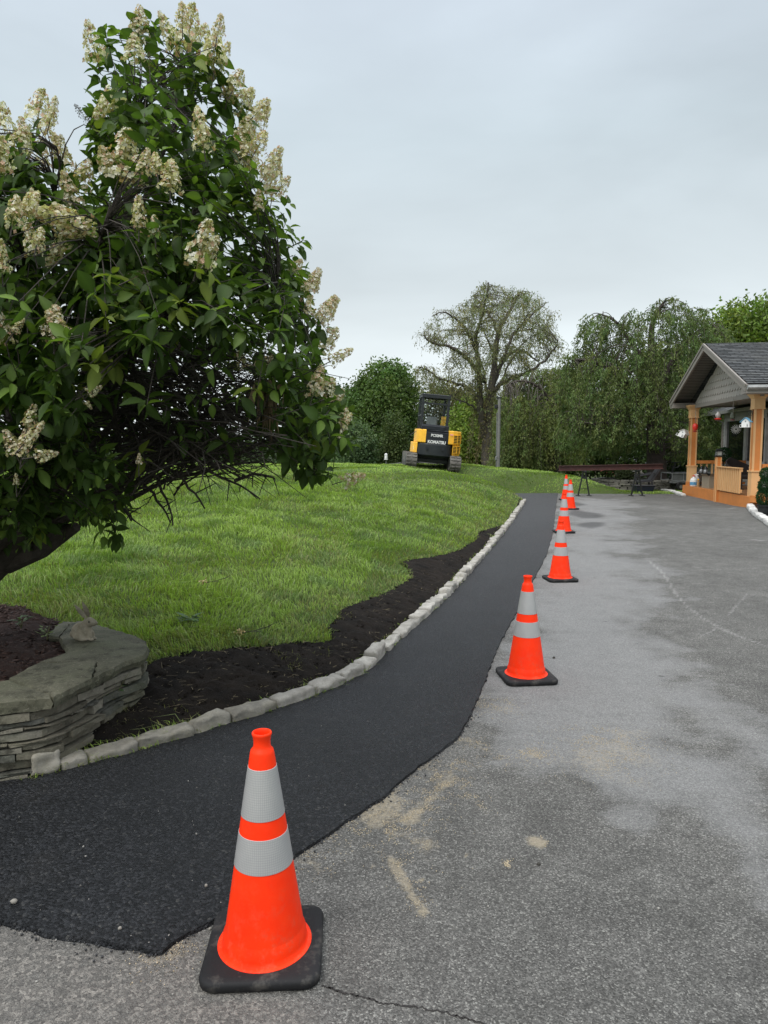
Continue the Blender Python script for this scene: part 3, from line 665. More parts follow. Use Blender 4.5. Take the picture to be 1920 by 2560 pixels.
def make_cone():
    t_ = empty('traffic_cone'); mb = MB()
    # rounded square base plate with soft edges
    def rsq(h, r, n=7):
        o_ = []
        for cx, cy, a0 in ((1,1,0),(-1,1,90),(-1,-1,180),(1,-1,270)):
            for k in range(n): a = R(a0+90*k/(n-1)); o_.append((cx*(h-r)+r*math.cos(a), cy*(h-r)+r*math.sin(a)))
        return o_
    lay = [(.172,.0,.045),(.178,.006,.05),(.180,.022,.05),(.177,.030,.048),(.171,.034,.045),(.15,.036,.04)]
    vs = []; n = 28
    for h, z, r in lay: vs += [(x, y, z) for x, y in rsq(h, r)]
    fs = [tuple(range(n))[::-1], tuple((len(lay)-1)*n+k for k in range(n))]
    for i in range(len(lay)-1):
        for k in range(n): fs.append((i*n+k, i*n+(k+1) % n, (i+1)*n+(k+1) % n, (i+1)*n+k))
    mb.add(vs, fs); mb.build('base', M_RUB, t_, True)
    mb = MB(); prof = [(.146,.034),(.146,.0375),(.143,.0395),(.1345,.041),(.131,.047),(.1295,.056)]
    prof += [(rad_at(z), z) for z in (.09,.095)]; prof.insert(-2, (.1285,.075))
    prof += [(rad_at(z), z) for z in (.2,.3,.4,.5,.6,.648)]+[(.0362,.652),(.0345,.658),(.0285,.664),(.0262,.672),(.0258,.685),(.0275,.697),(.0295,.703),(.0305,.707),(.0305,.711),(.029,.713),(.0255,.713),(.0235,.710),(.0225,.70),(.022,.62),(.02,.60),(0,.60)]
    mb.lathe(prof, 48); mb.build('body', M_OR, t_, True)
    collar(.302,.404, t_); collar(.457,.608, t_); return t_
CN = [((663,2378), 3, 0, 'nearest and largest orange traffic cone with two grey reflective collars, beside the new asphalt corner'),
      ((1315,1695), -14, .01, 'orange traffic cone second from the camera, alone on pale asphalt with a scuffed skirt'),
      ((1400,1450), 5, 0, 'orange traffic cone third from the camera, its tip overlapping the cone behind'),
      ((1409,1331), 0, 0, 'orange traffic cone fourth from the camera, close to the edge of the new path'),
      ((1425,1273), 8, -.01, 'orange traffic cone fifth from the camera, standing right of the row by a damp patch'),
      ((1414.5,1250), -4, .015, 'farthest orange traffic cone of the row, partly hidden behind another cone')]
cone0 = make_cone()
for k, ((a, b), rz, tl, lab) in enumerate(CN):
    c = cone0 if k == 0 else copy_tree(cone0); p = hitp(a, b); c.location = (p.x, p.y, p.z+.001); c.rotation_euler = (0, tl*0, R(rz)+(.35 if k == 1 else 0)); tag(c, lab, 'traffic cone', 'orange traffic cones in a row beside the new path')
# ================================================================== GRASS
def blades(name, q, zf, h, w, lean, ldir, cols, mt, label, cat):
    n = len(q); yaw = rng.uniform(0, 2*np.pi, n); wv = np.c_[np.cos(yaw), np.sin(yaw), np.zeros(n)]*(w/2)[:, None]
    ld = np.c_[np.cos(ldir), np.sin(ldir), np.zeros(n)]; b = np.c_[q, zf(q[:, 0], q[:, 1])-.008]
    up = np.array([0, 0, 1.0]); m1 = b+up*(h*.55)[:, None]+ld*(h*lean*.25)[:, None]; tp = b+up*(h*np.clip(1-.35*lean, .3, 1))[:, None]+ld*(h*lean)[:, None]
    V = np.stack([b-wv, b+wv, m1+wv*.8, m1-wv*.8, tp], 1).reshape(-1, 3); k = 5*np.arange(n)[:, None]
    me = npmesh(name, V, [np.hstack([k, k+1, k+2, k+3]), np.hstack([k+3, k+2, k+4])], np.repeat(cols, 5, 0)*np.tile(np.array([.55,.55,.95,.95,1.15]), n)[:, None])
    o = link(name, me, mt); tag(o, label, cat, None, 'stuff'); return o
M_BLADE = leafmat('grass_blade', .35, .5, .3)
soilP = np.array(soil_poly); bedP = np.array(bed); wallP = np.array([(v.x, v.y) for v in outl[::10]]+[(-4.6,4.6),(-4.6,2.4)])
def lawn_ok(x, y):
    d = segdist(x, y, soilP, True); ok = ~inpoly(x, y, PAVED) & ~(inpoly(x, y, soilP) & (d > rng.uniform(0, .05, len(x))**1.0)) & ~inpoly(x, y, bedP) & ~inpoly(x, y, wallP)
    return ok & ~((y > FARY-2) & (y < 26) & (segdist(x, y, PE) < rng.uniform(-.03, .08, len(x))))
NB = 620000
u = rng.random(NB); e1 = .45; yb = (3.2**e1+u*(48**e1-3.2**e1))**(1/e1); sb = rng.uniform(-.72, .60, NB)
xb = yb*sb; k = lawn_ok(xb, yb); xb, yb = xb[k], yb[k]; n = len(xb)
def vn(x, y, sc, seed):   # cheap smooth value noise
    g = np.random.default_rng(seed).random((64, 64)); X_, Y_ = x*sc, y*sc; xi = np.floor(X_).astype(int); yi = np.floor(Y_).astype(int); fx = ss(X_-xi); fy = ss(Y_-yi)
    a = g[xi % 64, yi % 64]; b = g[(xi+1) % 64, yi % 64]; c = g[xi % 64, (yi+1) % 64]; d = g[(xi+1) % 64, (yi+1) % 64]
    return (a*(1-fx)+b*fx)*(1-fy)+(c*(1-fx)+d*fx)*fy
tuft = vn(xb, yb, 2.6, 1); pat = vn(xb, yb, .7, 2); fine_n = vn(xb, yb, 7, 3); dirn = vn(xb, yb, 1.3, 4)*9+vn(xb, yb, 5, 5)*2.5
dso = segdist(xb, yb, soilP, True)
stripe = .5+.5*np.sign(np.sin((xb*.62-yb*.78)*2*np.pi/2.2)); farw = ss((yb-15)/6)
hgt_ = (.036+.060*tuft**2+.024*fine_n)*rng.uniform(.6, 1.35, n)*(1-.35*farw)*(.7+.3*ss(dso/.5))
wid = (.0026+.00062*yb)*rng.uniform(.7, 1.3, n); lean = rng.uniform(.2, 1.0, n)*(.6+.8*fine_n)*(1-.2*farw)
lg = rng.random(n) < .035; hgt_ = np.where(lg, hgt_*1.7, hgt_); lean = np.where(lg, 1.25, lean); ldir = dirn+rng.normal(0, .9, n)*(1-.6*farw); ldir = np.where(farw > .5, np.where(stripe > .5, .9, 4.04)+rng.normal(0, .5, n), ldir)
g1 = np.array([.155,.25,.048]); g2 = np.array([.28,.40,.078]); dry = np.array([.23,.20,.085]); blu = np.array([.09,.16,.06])
cols = g1+(g2-g1)*np.clip(pat*1.1+rng.uniform(-.3,.5,n), 0, 1)[:, None]; cols = np.where((vn(xb, yb, 3.1, 9) > .66)[:, None], cols*.5+blu*.5, cols)
pd = .05+.22*(vn(xb, yb, 1.1, 8) > .62)+.35*(dso < .35)+.25*np.exp(-((xb+2.6)**2+(yb-5)**2)/2.0); isd = rng.random(n) < pd
cols = np.where(isd[:, None], cols*.35+dry*.65, cols)*rng.uniform(.75, 1.3, (n, 1)); cols = np.where(lg[:, None], cols*.4+np.array([.30,.36,.15])*.6, cols); cols = cols*(1+.14*farw+.16*(stripe-.5)*farw*2)[:, None]  # stripe tone puts the light on leaning mown blades into the colour
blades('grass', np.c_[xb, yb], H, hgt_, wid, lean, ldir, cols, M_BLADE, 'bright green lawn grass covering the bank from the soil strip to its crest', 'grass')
# long pale blades and weeds in tufts on the soil
ct = randin([(SOIL[k].x, SOIL[k].y) for k in range(0, len(SOIL))]+[(-1.0,4.5)], 10) if 0 else None
tp_ = [hit(a, b) for a, b in [(275,1790),(305,1780),(320,1800),(260,1800),(725,1660),(705,1650),(590,1580),(860,1545),(420,1790),(745,1675),(800,1640),(270,1815)]]
q = []; 
for p in tp_:
    for _ in range(26): q.append((p.x+random.gauss(0,.05), p.y+random.gauss(0,.05)))
q = np.array(q); n = len(q); cc = np.array([[.16,.17,.05]])*rng.uniform(.6,1.5,(n,1))
blades('grass_tufts', q, lambda x, y: H(x, y)+.01, rng.uniform(.02,.07,n), np.full(n,.003), rng.uniform(.5,1.3,n), rng.uniform(0,6.28,n), cc, M_BLADE, 'sparse yellowing grass tufts growing through the dark soil strip', 'grass')
q = randin(soil_poly, 420, lambda q: np.clip((3.5/q[:, 1])**1.5, 0, 1)); n = len(q); a_ = rng.uniform(0, 6.28, n); L_ = rng.uniform(.01,.045,n)
z_ = H(q[:,0],q[:,1])+.022; u_ = np.c_[np.cos(a_),np.sin(a_),rng.uniform(-.2,.2,n)]*L_[:,None]; w_ = np.c_[-np.sin(a_),np.cos(a_),np.zeros(n)]*.0011
c_ = np.c_[q,z_]; V = np.stack([c_-u_-w_,c_+u_-w_,c_+u_+w_,c_-u_+w_],1).reshape(-1,3); k4 = 4*np.arange(n)[:,None]
me = npmesh('straw', V, [np.hstack([k4,k4+1,k4+2,k4+3])], np.repeat(np.array([[.30,.25,.15]])*rng.uniform(.4,1.2,(n,1)),4,0)); o = link('straw', me, M_CHIP); tag(o,'dry straw bits lying on the dark soil strip','straw',None,'stuff')
# ================================================================== LEAF CLOUD TOOLS
def frames(n, d=None, spread=1.0):
    """random frames: forward axis f, side s, normal"""
    f = rng.normal(0, 1, (n, 3))*spread
    if d is not None: f = f+d
    f /= np.linalg.norm(f, axis=1)[:, None]+1e-9; r = rng.normal(0, 1, (n, 3)); s = np.cross(f, r); s /= np.linalg.norm(s, axis=1)[:, None]+1e-9
    return f, s, np.cross(s, f)
def leafquads(P, f, s, L_, W_, cols, fold=None, nrm=None):
    n = len(P); L_ = np.broadcast_to(L_, n)[:, None]; W_ = np.broadcast_to(W_, n)[:, None]
    V = np.stack([P, P+f*L_*.45+s*W_*.5, P+f*L_, P+f*L_*.45-s*W_*.5], 1).reshape(-1, 3); k = 4*np.arange(n)[:, None]
    return V, np.hstack([k, k+1, k+2, k+3]), np.repeat(cols, 4, 0)
def crown_pts(poly, Yc, thick, n, emax=None, hollow=0.0):
    """points in a rounded volume whose silhouette from the road is poly"""
    P = np.array(poly, float); out_ = []; sc = Yc/F; emax = emax or thick
    while sum(map(len, out_)) < n:
        q = rng.uniform(P.min(0), P.max(0), (4*n, 2)); q = q[inpoly(q[:, 0], q[:, 1], P)]; e = segdist(q[:, 0], q[:, 1], P, True)*sc
        t_ = thick*np.sqrt(np.clip(1-(1-np.minimum(e, emax)/emax)**2, .02, 1)); o_ = rng.uniform(-1, 1, len(q)); k = np.abs(o_) >= hollow*rng.random(len(q)); q, t_, o_ = q[k], t_[k], o_[k]
        Yp = Yc+o_*t_; a = (q[:, 0]-960)/F; b = (1280-q[:, 1])/F; tt_ = Yp/(cp+b*sp_); out_.append(np.c_[a*tt_, Yp, EYE+(-sp_+b*cp)*tt_])
    return np.vstack(out_)[:n]
# ================================================================== HYDRANGEA
HY = 3.95
bushpoly = [(-330,1390),(-330,330),(-120,330),(0,350),(60,340),(90,350),(130,400),(180,440),(215,470),(220,400),(235,300),(225,200),(250,120),(330,90),(400,105),(440,130),(480,150),(540,160),(570,210),(600,300),(640,360),(655,440),(690,520),(695,570),(760,620),(762,690),(790,780),(815,860),(822,960),(850,1060),(862,1120),(840,1180),(815,1235),(790,1215),(745,1170),(700,1140),(640,1150),(560,1180),(500,1200),(430,1220),(380,1265),(325,1330),(290,1345),(240,1330),(190,1315),(140,1340),(60,1365),(0,1380)]
P = crown_pts(bushpoly, HY, 1.15, 3300, .9, .8)
px, py = proj(P); dep = P[:, 1]-HY
bare = (((px-500)/300)**2+((py-1030)/190)**2 < 1) | ((px > 300) & (px < 800) & (py > 1130+.0*px))
bare &= ~((px > 690) & (py < 1240) & (px > 700))
low = (py > 1140) & (px < 330)
k = ~(bare & (dep < .35) & (rng.random(len(P)) < .86)); k &= ~((py > 1150) & (px > 300) & (px < 700))
# thin out inside of the tall spire so sky shows between leaves
spire = (py < 520) & (px > 220); k &= ~(spire & (rng.random(len(P)) < .46)); k &= ~((np.abs(dep) < .35) & (rng.random(len(P)) < .4) & ~spire)
TIP = P[k]; dn_ = np.array([mn.fractal(Vector(p)*3.1, 1, 2, 3) for p in TIP]); ce_ = np.array([-1.5, HY, 2.0]); TIP = TIP+(TIP-ce_)*np.clip(dn_, -.3, .5)[:, None]*.16; hy = empty('hydrangea_tree', (-2.75, 4.35, .34), 0, 'large flowering hydrangea with cream panicles overhanging the lawn and the stone wall', 'hydrangea')
HO = np.array(hy.location); hub = np.array([-2.05, 4.15, 1.12])
M_BARK = mat('bark', (.040,.033,.027), .9, 0, .4, 14, 70, .9, .01)
wood = MB()
def bez(a, b, c, n): return [Vector(a)*(1-t)**2+Vector(b)*2*t*(1-t)+Vector(c)*t*t for t in np.linspace(0, 1, n)]
hv = Vector(hub)
trunkmb = MB()
for off, r0 in ((0,.085),(.10,.06),(-.12,.055),(.2,.045)):
    pts = bez((-3.1+off*.6, 4.4+off, .28), (-2.7+off*.5, 4.3+off, .55+abs(off)*.8), (hv.x+off*.8, hv.y+off*.6, hv.z+off*.3), 9)
    trunkmb.tube([p-Vector(HO)+Vector((random.uniform(-.015,.015),)*3) for p in pts], [r0*(1.25-.35*i/8)+random.uniform(-.006,.006) for i in range(9)], 10)
stub = [Vector((-2.25,4.25,.90)), Vector((-1.98,4.15,1.0)), Vector((-1.83,4.12,1.10)), Vector((-1.76,4.1,1.13))]
trunkmb.tube([p-Vector(HO) for p in stub], [.07,.055,.045,.03], 8)
limbs = []
for (ax, ay, Yd, r0) in ((470,240,4.1,.024),(330,330,3.7,.022),(560,430,4.3,.022),(620,700,4.5,.022),(740,900,4.2,.022),(660,760,3.6,.018),(780,1040,3.9,.018),(150,420,3.7,.024),(60,700,3.3,.02),(-100,500,4.2,.025),(-150,900,3.8,.02),(500,1110,4.4,.018),(620,1090,3.7,.018),(250,600,3.2,.02),(400,820,3.3,.018),(100,1150,3.3,.016),(200,1230,3.8,.015),(300,900,4.8,.02),(500,600,4.9,.02),(640,980,4.8,.02)):
    e = at(ax, ay, Yd); md = hv.lerp(e, .5)+Vector((0, random.uniform(-.15,.15), -.12 if ay > 850 else .12)); pts = bez(hv, md, e, 14)
    pts = [p+Vector((random.uniform(-.02,.02), random.uniform(-.02,.02), random.uniform(-.02,.02))) if 0 < i < 13 else p for i, p in enumerate(pts)]
    limbs.append(pts); wood.tube([p-Vector(HO) for p in pts], [r0*(1-.72*i/13) for i in range(14)], 7)
LP = np.array([p[:] for l in limbs for p in l[3:]]); LP_i = [(a, b) for a, l in enumerate(limbs) for b in range(3, 14)]
tips_dir = []
def twig(tip, r0=.0042, mbx=None, droop=0.0):
    tip = np.asarray(tip); d = np.linalg.norm(LP-tip, axis=1); dh = np.linalg.norm(tip-hub); dl = np.linalg.norm(LP-hub, axis=1)
    k_ = np.argmin(d*rng.uniform(.75, 1.35, len(d))+.6*np.maximum(dl-dh+.15, 0)); a = Vector(LP[k_]); li, pi = LP_i[k_]; ax = (limbs[li][min(pi+1, 13)]-limbs[li][pi-1]).normalized()
    t_ = Vector(tip); ln = (t_-a).length; md = a+ax*ln*.4+Vector((0, 0, ln*.10-droop)); pts = bez(a, md, t_, 5)
    (mbx or wood).tube([p-Vector(HO) for p in pts], [r0*(1-.6*i/4) for i in range(5)], 4, False)
    return (pts[-1]-pts[-2]).normalized()
DIR = []
for p in TIP:
    d = twig(p); o_ = Vector(p-np.array([-1.6, HY, 1.9])).normalized(); d = (d*.55+o_*.5+Vector((0,0,.25))).normalized(); DIR.append(d[:])
DIR = np.array(DIR)
# dead tangle under the crown
mid_pts = [at(a, b, Y_) for a, b, Y_ in [(330,1180,4.0),(280,1080,4.1),(240,980,4.2),(330,900,4.0)]]
for k in range(230):
    a = Vector(random.choice(mid_pts))+Vector((random.uniform(-.15,.15), random.uniform(-.5,.5), random.uniform(-.15,.15)))
    ex = random.uniform(430, 800); ey = random.uniform(930, 1225)-(60 if ex > 680 else 0); e = at(ex, ey, HY+random.uniform(-.75,.8)); md = a.lerp(e, .5)+Vector((0, random.uniform(-.2,.2), random.uniform(.02,.14)))
    pts = bez(a, md, e, 9); pts = [p+Vector([random.uniform(-.012,.012) for _ in range(3)]) for p in pts]; r0 = random.uniform(.0028,.007)
    wood.tube([p-Vector(HO) for p in pts], [r0*(1-.65*i/8) for i in range(9)], 5, False)
    for _ in range(random.randint(1, 4)):
        i = random.randint(3, 7); b = pts[i]; dv = (pts[i+1]-pts[i]).normalized() if i < 8 else Vector((1,0,0)); sd = Vector([random.gauss(0, 1) for _ in range(3)]).normalized(); ln = random.uniform(.06,.28)
        q_ = [b, b+(dv+sd*.5)*ln*.5, b+(dv+sd*.75)*ln+Vector((0,0,random.uniform(-.02,.02)))]; wood.tube([p-Vector(HO) for p in q_], [r0*.55, r0*.4, r0*.25], 4, False)
for (a, b, c_, d_) in ((330,1180,425,1310),(370,1170,435,1312),(400,1160,510,1270),(440,1160,650,1245),(420,1150,600,1190),(250,1265,330,1300),(280,1270,330,1305),(590,1200,690,1195)):
    A, B = at(a, b, 3.8), at(c_, d_, 3.75); pts = bez(A, A.lerp(B,.5)+Vector((.02,0,.05)), B, 9); pts = [p+Vector([random.uniform(-.008,.008) for _ in range(3)]) for p in pts]
    wood.tube([p-Vector(HO) for p in pts], [.011-.0009*i for i in range(9)], 6)
    for i in range(2, 8): q_ = pts[i]; sd = Vector((random.uniform(-.3,1), random.uniform(-.6,.6), random.uniform(-.8,.5))).normalized(); wood.tube([q_-Vector(HO), q_+sd*random.uniform(.03,.13)-Vector(HO)], [.004,.0018], 4, False)
big = bez(at(285,985,3.75), at(480,960,3.6), at(695,1108,3.55), 14); wood.tube([p-Vector(HO) for p in big], [.017-.0009*i for i in range(14)], 8)
for a, b in ((205,610),(225,600),(320,850),(255,880)): wood.tube([at(a, b, 3.6)-Vector(HO), at(a+25, b+120, 3.65)-Vector(HO), at(a+45, b+260, 3.8)-Vector(HO)], [.009,.011,.013], 6)
# leaves: whorls of opposite pairs near each tip
LFP = []; LFD = []; LFC = []; LFS = []
dtop = np.array([0,0,1.0])
for p, d in zip(TIP, DIR):
    nl = random.choice([4,6,6,8,8]); ax = np.array(d); r = np.cross(ax, rng.normal(0,1,3)); r /= np.linalg.norm(r); r2 = np.cross(ax, r); ph = 0; g = random.uniform(.65, 1.3)
    yel = random.random() < .05
    for k in range(nl//2):
        base = p-ax*(.035*k+.004); ph += math.pi/2+random.uniform(-.3,.3)
        for s_1 in (0, math.pi):
            rd = r*math.cos(ph+s_1)+r2*math.sin(ph+s_1); dr = rd*1.0+ax*(.55-.22*k)+np.array([0,0,-.22])+rng.normal(0,.22,3); dr /= np.linalg.norm(dr)
            LFP.append(base); LFD.append(dr); LFS.append(random.uniform(.062,.118)*(.72 if k == 0 else 1)); c = np.array([.044,.078,.018])*g*random.uniform(.75,1.3)
            if (k == 0 and random.random() < .5) or random.random() < .12: c = np.array([.095,.150,.030])*g*random.uniform(.8,1.3)
            if yel: c = np.array([.13,.17,.03])
            LFC.append(c)
LFP, LFD, LFC, LFS = map(np.array, (LFP, LFD, LFC, LFS)); n = len(LFP)
upv = np.array([0,0,1.0])+rng.normal(0,.45,(n,3)); sd = np.cross(LFD, upv); sd /= np.linalg.norm(sd, axis=1)[:, None]; nm = np.cross(sd, LFD)
prof = [(0,.0),(.07,.012),(.16,.26),(.36,.50),(.58,.50),(.80,.28),(.93,.10),(1.0,.0)]
curl = rng.uniform(.05,.45,n); rows = []; W_ = LFS*rng.uniform(.40,.54,n); wav = rng.uniform(-.02,.02,(n,len(prof)))
for i, (t_, hw) in enumerate(prof):
    c_ = LFP+LFD*(LFS*t_)[:, None]-nm*(LFS*curl*t_*t_)[:, None]
    if hw == 0: rows.append([c_])
    else:
        ed = nm*(W_*(hw*.42+wav[:, i]))[:, None]; rows.append([c_-sd*(W_*hw)[:, None]+ed, c_, c_+sd*(W_*hw)[:, None]+ed])
stack = [v for r_ in rows for v in r_]; nv = len(stack); V = np.stack(stack, 1).reshape(-1, 3)-HO
idx = []; c0 = 0
for r_ in rows: idx.append(list(range(c0, c0+len(r_)))); c0 += len(r_)
tri = []; quad = []
for a, b in zip(idx, idx[1:]):
    if len(a) == 1: tri += [(a[0], b[1], b[0]), (a[0], b[2], b[1])]
    elif len(b) == 1: tri += [(a[0], a[1], b[0]), (a[1], a[2], b[0])]
    else: quad += [(a[0], a[1], b[1], b[0]), (a[1], a[2], b[2], b[1])]
base_i = nv*np.arange(n)[:, None, None]; vb = np.ones(nv); 
for r_ in idx:
    if len(r_) == 3: vb[r_[1]] = 1.35
me = npmesh('foliage', V, [(np.array(tri)[None]+base_i).reshape(-1, 3), (np.array(quad)[None]+base_i).reshape(-1, 4)], np.repeat(LFC, nv, 0)*np.tile(vb, n)[:, None])
link('foliage', me, leafmat('hydrangea_leaf', .38, .5, .22), hy, True)
# flower heads
def floret_heads(seed, dead=False):
    rr = random.Random(seed); V = []; Fc = []; Cc = []
    def add(vs, c): k_ = len(V); V.extend(vs); Fc.append(tuple(range(k_, k_+4))); Cc.extend([c]*4)
    LH = .20
    for k in range(150 if not dead else 60):
        t_ = rr.random()**.8; rad = (.060*(1-t_)**.75+.012)*rr.uniform(.7,1.12); a = rr.uniform(0, 6.28); c = Vector((rad*math.cos(a), rad*math.sin(a), .01+LH*t_)); nrm = (Vector((math.cos(a), math.sin(a), rr.uniform(-.2,.9)))+Vector([rr.gauss(0,.35) for _ in range(3)])).normalized()
        u_ = nrm.cross(Vector((rr.random(), rr.random(), rr.random()))).normalized(); v_ = nrm.cross(u_); sz_ = rr.uniform(.008,.0135)*(1-.35*t_)*(.6 if dead else 1)
        q_ = rr.random(); col = ((.70,.65,.48),(.76,.72,.58),(.62,.54,.40))[seed % 3] if q_ < .5 else ((.78,.75,.66) if q_ < .66 else ((.56,.37,.26) if q_ < .86 else (.45,.42,.20)))
        if dead: col = (.10,.07,.05)
        f_ = rr.uniform(.8,1.1); col = tuple(min(x*f_, .85) for x in col)
        for j in range(4):
            th = j*math.pi/2+rr.uniform(-.15,.15); d1 = u_*math.cos(th)+v_*math.sin(th); d2 = u_*-math.sin(th)+v_*math.cos(th); l = nrm*sz_*rr.uniform(.05,.5)
            add([c, c+d1*sz_*.75+d2*sz_*.62+l*.6, c+d1*sz_*1.35+l, c+d1*sz_*.75-d2*sz_*.62+l*.6], col)
    for k in range(420):
        t_ = rr.random(); rad = (.050*(1-t_)**.8+.006)*rr.uniform(.2,1.1); a = rr.uniform(0, 6.28); c = Vector((rad*math.cos(a), rad*math.sin(a), .005+(LH+.01)*t_)); s1 = rr.uniform(.0016,.0034)
        u_ = Vector([rr.gauss(0,1) for _ in range(3)]).normalized(); v_ = u_.cross(Vector((0,0,1))).normalized(); col = (.42,.40,.17) if not dead else (.06,.045,.035)
        if rr.random() < .35 and not dead: col = (.6,.56,.34)
        add([c-u_*s1, c-v_*s1, c+u_*s1, c+v_*s1], col)
    for k in range(26):
        t_ = rr.random()*.9; a = rr.uniform(0, 6.28); rad = .05*(1-t_)+.008; c0 = Vector((0,0,LH*t_*.85)); c1 = Vector((rad*math.cos(a), rad*math.sin(a), LH*t_+.018)); s1 = Vector((-math.sin(a), math.cos(a), 0))*.0011; add([c0-s1, c0+s1, c1+s1, c1-s1], (.35,.30,.17) if not dead else (.06,.045,.035))
    s1 = .002; add([Vector((-s1,0,-.04)), Vector((s1,0,-.04)), Vector((s1,0,LH)), Vector((-s1,0,LH))], (.3,.25,.14)); add([Vector((0,-s1,-.04)), Vector((0,s1,-.04)), Vector((0,s1,LH)), Vector((0,-s1,LH))], (.3,.25,.14))
    return npmesh('flower_head', np.array([v[:] for v in V]), [np.array(Fc)], np.array(Cc))
HEADS = [floret_heads(s) for s in range(6)]; DEAD = floret_heads(99, True); M_PET = leafmat('petal', .35, .6, .2, .75)
for h_ in HEADS+[DEAD]: h_.materials.append(M_PET)
z1 = 1/1.843
FL = [(450,290,.22,-12),(625,215,.2,5),(620,290,.17,0),(690,320,.10,0,1),(545,420,.22,-140),(862,235,.30,5),(815,230,.2,-25),(905,240,.2,20),(985,330,.27,5),(1020,300,.14,20),(1045,460,.14,10),(1090,500,.2,35),(1130,480,.12,20),(1140,620,.22,35),(1110,640,.17,20),(1150,800,.25,0),(1130,760,.2,-10),(1210,830,.2,30),(1250,930,.24,10),(1200,900,.2,20),(1190,975,.12,0),(170,590,.27,5),(200,620,.17,20),(30,700,.28,-5),(75,720,.2,20),(0,800,.26,0),(320,830,.26,-15),(365,850,.2,20),(200,790,.2,0),(560,860,.34,8),(520,830,.2,-20),(610,850,.2,15),(650,800,.15,20),(725,800,.15,0),(785,880,.2,5),(940,690,.23,-8),(55,1040,.23,0),(100,1000,.2,30),(130,960,.14,10),(330,1040,.26,-70),(400,1080,.26,-50),(350,960,.2,-20),(440,1050,.2,-110),(300,1100,.18,-150),(640,1060,.2,0),(715,1090,.12,0),(160,1180,.2,-10),(170,1130,.12,10),(905,1240,.27,15),(960,1180,.14,20),(1345,1250,.12,40),(10,1260,.2,0),(1070,420,.16,25),(1165,540,.14,40),(1000,170,.15,10),(840,130,.16,0),(640,150,.16,5),(1180,690,.16,30),(1290,870,.14,40),(230,560,.15,15),(280,720,.15,0),(120,680,.16,-5),(430,590,.14,-40,1),(600,1290,.12,60,1)]
FL2 = [(1395,270,.2,30),(1430,230,.14,20),(1450,390,.22,40),(1490,360,.16,30),(1420,370,.12,0),(1470,520,.2,35),(1520,560,.16,60),(1440,720,.2,20),(1500,790,.2,40),(1480,740,.16,30),(1545,905,.18,35),(1565,870,.12,20),(1350,950,.08,0),(1570,1115,.15,75),(1150,620,.17,50),(1130,600,.12,-20),(250,470,.22,0),(300,460,.2,-30),(220,440,.16,20),(30,480,.18,-10),(60,430,.12,30),(800,675,.08,60),(400,710,.11,60),(395,740,.06,150),(75,990,.17,-20),(110,940,.17,40),(160,1000,.15,80),(100,1000,.17,10),(125,870,.17,15),(75,1130,.07,0),(640,1035,.07,0)]
heads = []
for L_, oy in ((FL, 0), (FL2, 600)):
    for f_ in L_:
        a, b, s1, an = f_[:4]; pxx, pyy = a*z1, oy+b*z1; edge = segdist([pxx], [pyy], bushpoly, True)[0]
        # sit just in front of the leaves there
        Yd = HY-1.0*min(1, math.sqrt(max(edge, 4)/180))-.06+random.uniform(-.1,.1)
        if edge < 40: Yd = HY+random.uniform(-.35,.2)
        if pyy > 900 and pxx > 350 and pxx < 640: Yd = HY+.2
        p = at(pxx, pyy, Yd); me = DEAD if len(f_) > 4 else random.choice(HEADS); o = bpy.data.objects.new('flower_head', me); C.objects.link(o); o.parent = hy; o.location = p-Vector(HO)
        k_ = s1*Yd/4.0*.88/.20; o.scale = (k_*random.uniform(.75,1.15), k_*random.uniform(.75,1.15), k_*random.uniform(.85,1.1)); o.rotation_euler = Euler((random.uniform(-.4,.15), R(an)*1.0, random.uniform(0, .6)), 'XYZ')
        q_ = p-(o.rotation_euler.to_matrix()@Vector((0,0,.05))); twig(q_[:], .004); wood.tube([q_-Vector(HO), p-Vector(HO)], [.0028,.0022], 4, False); heads.append(o)
trunkmb.build('trunk', M_BARK, hy, True); wood.build('branches', M_BARK, hy, False, fix=False)
# hanging bunch of withered leaves
V = []; cw = []
nq = 60; base = np.array([at(672+random.gauss(0,14), 960+random.gauss(0,8), 3.45)[:] for _ in range(nq)]); f = np.tile([[0,0,-1.0]], (nq,1))+rng.normal(0,.14,(nq,3)); s1 = rng.normal(0,1,(nq,3)); s1 -= f*(s1*f).sum(1)[:, None]; s1 /= np.linalg.norm(s1, axis=1)[:, None]
v_, q_, c_ = leafquads(base-HO, f, s1, rng.uniform(.08,.26,nq), rng.uniform(.012,.035,nq), np.array([[.17,.125,.075]])*rng.uniform(.5,1.3,(nq,1)))
link('withered_leaves', npmesh('withered_leaves', v_, [q_], c_), leafmat('dry_leaf', .2, .8), hy)['label'] = 'bunch of withered brown leaves hanging below the green foliage'
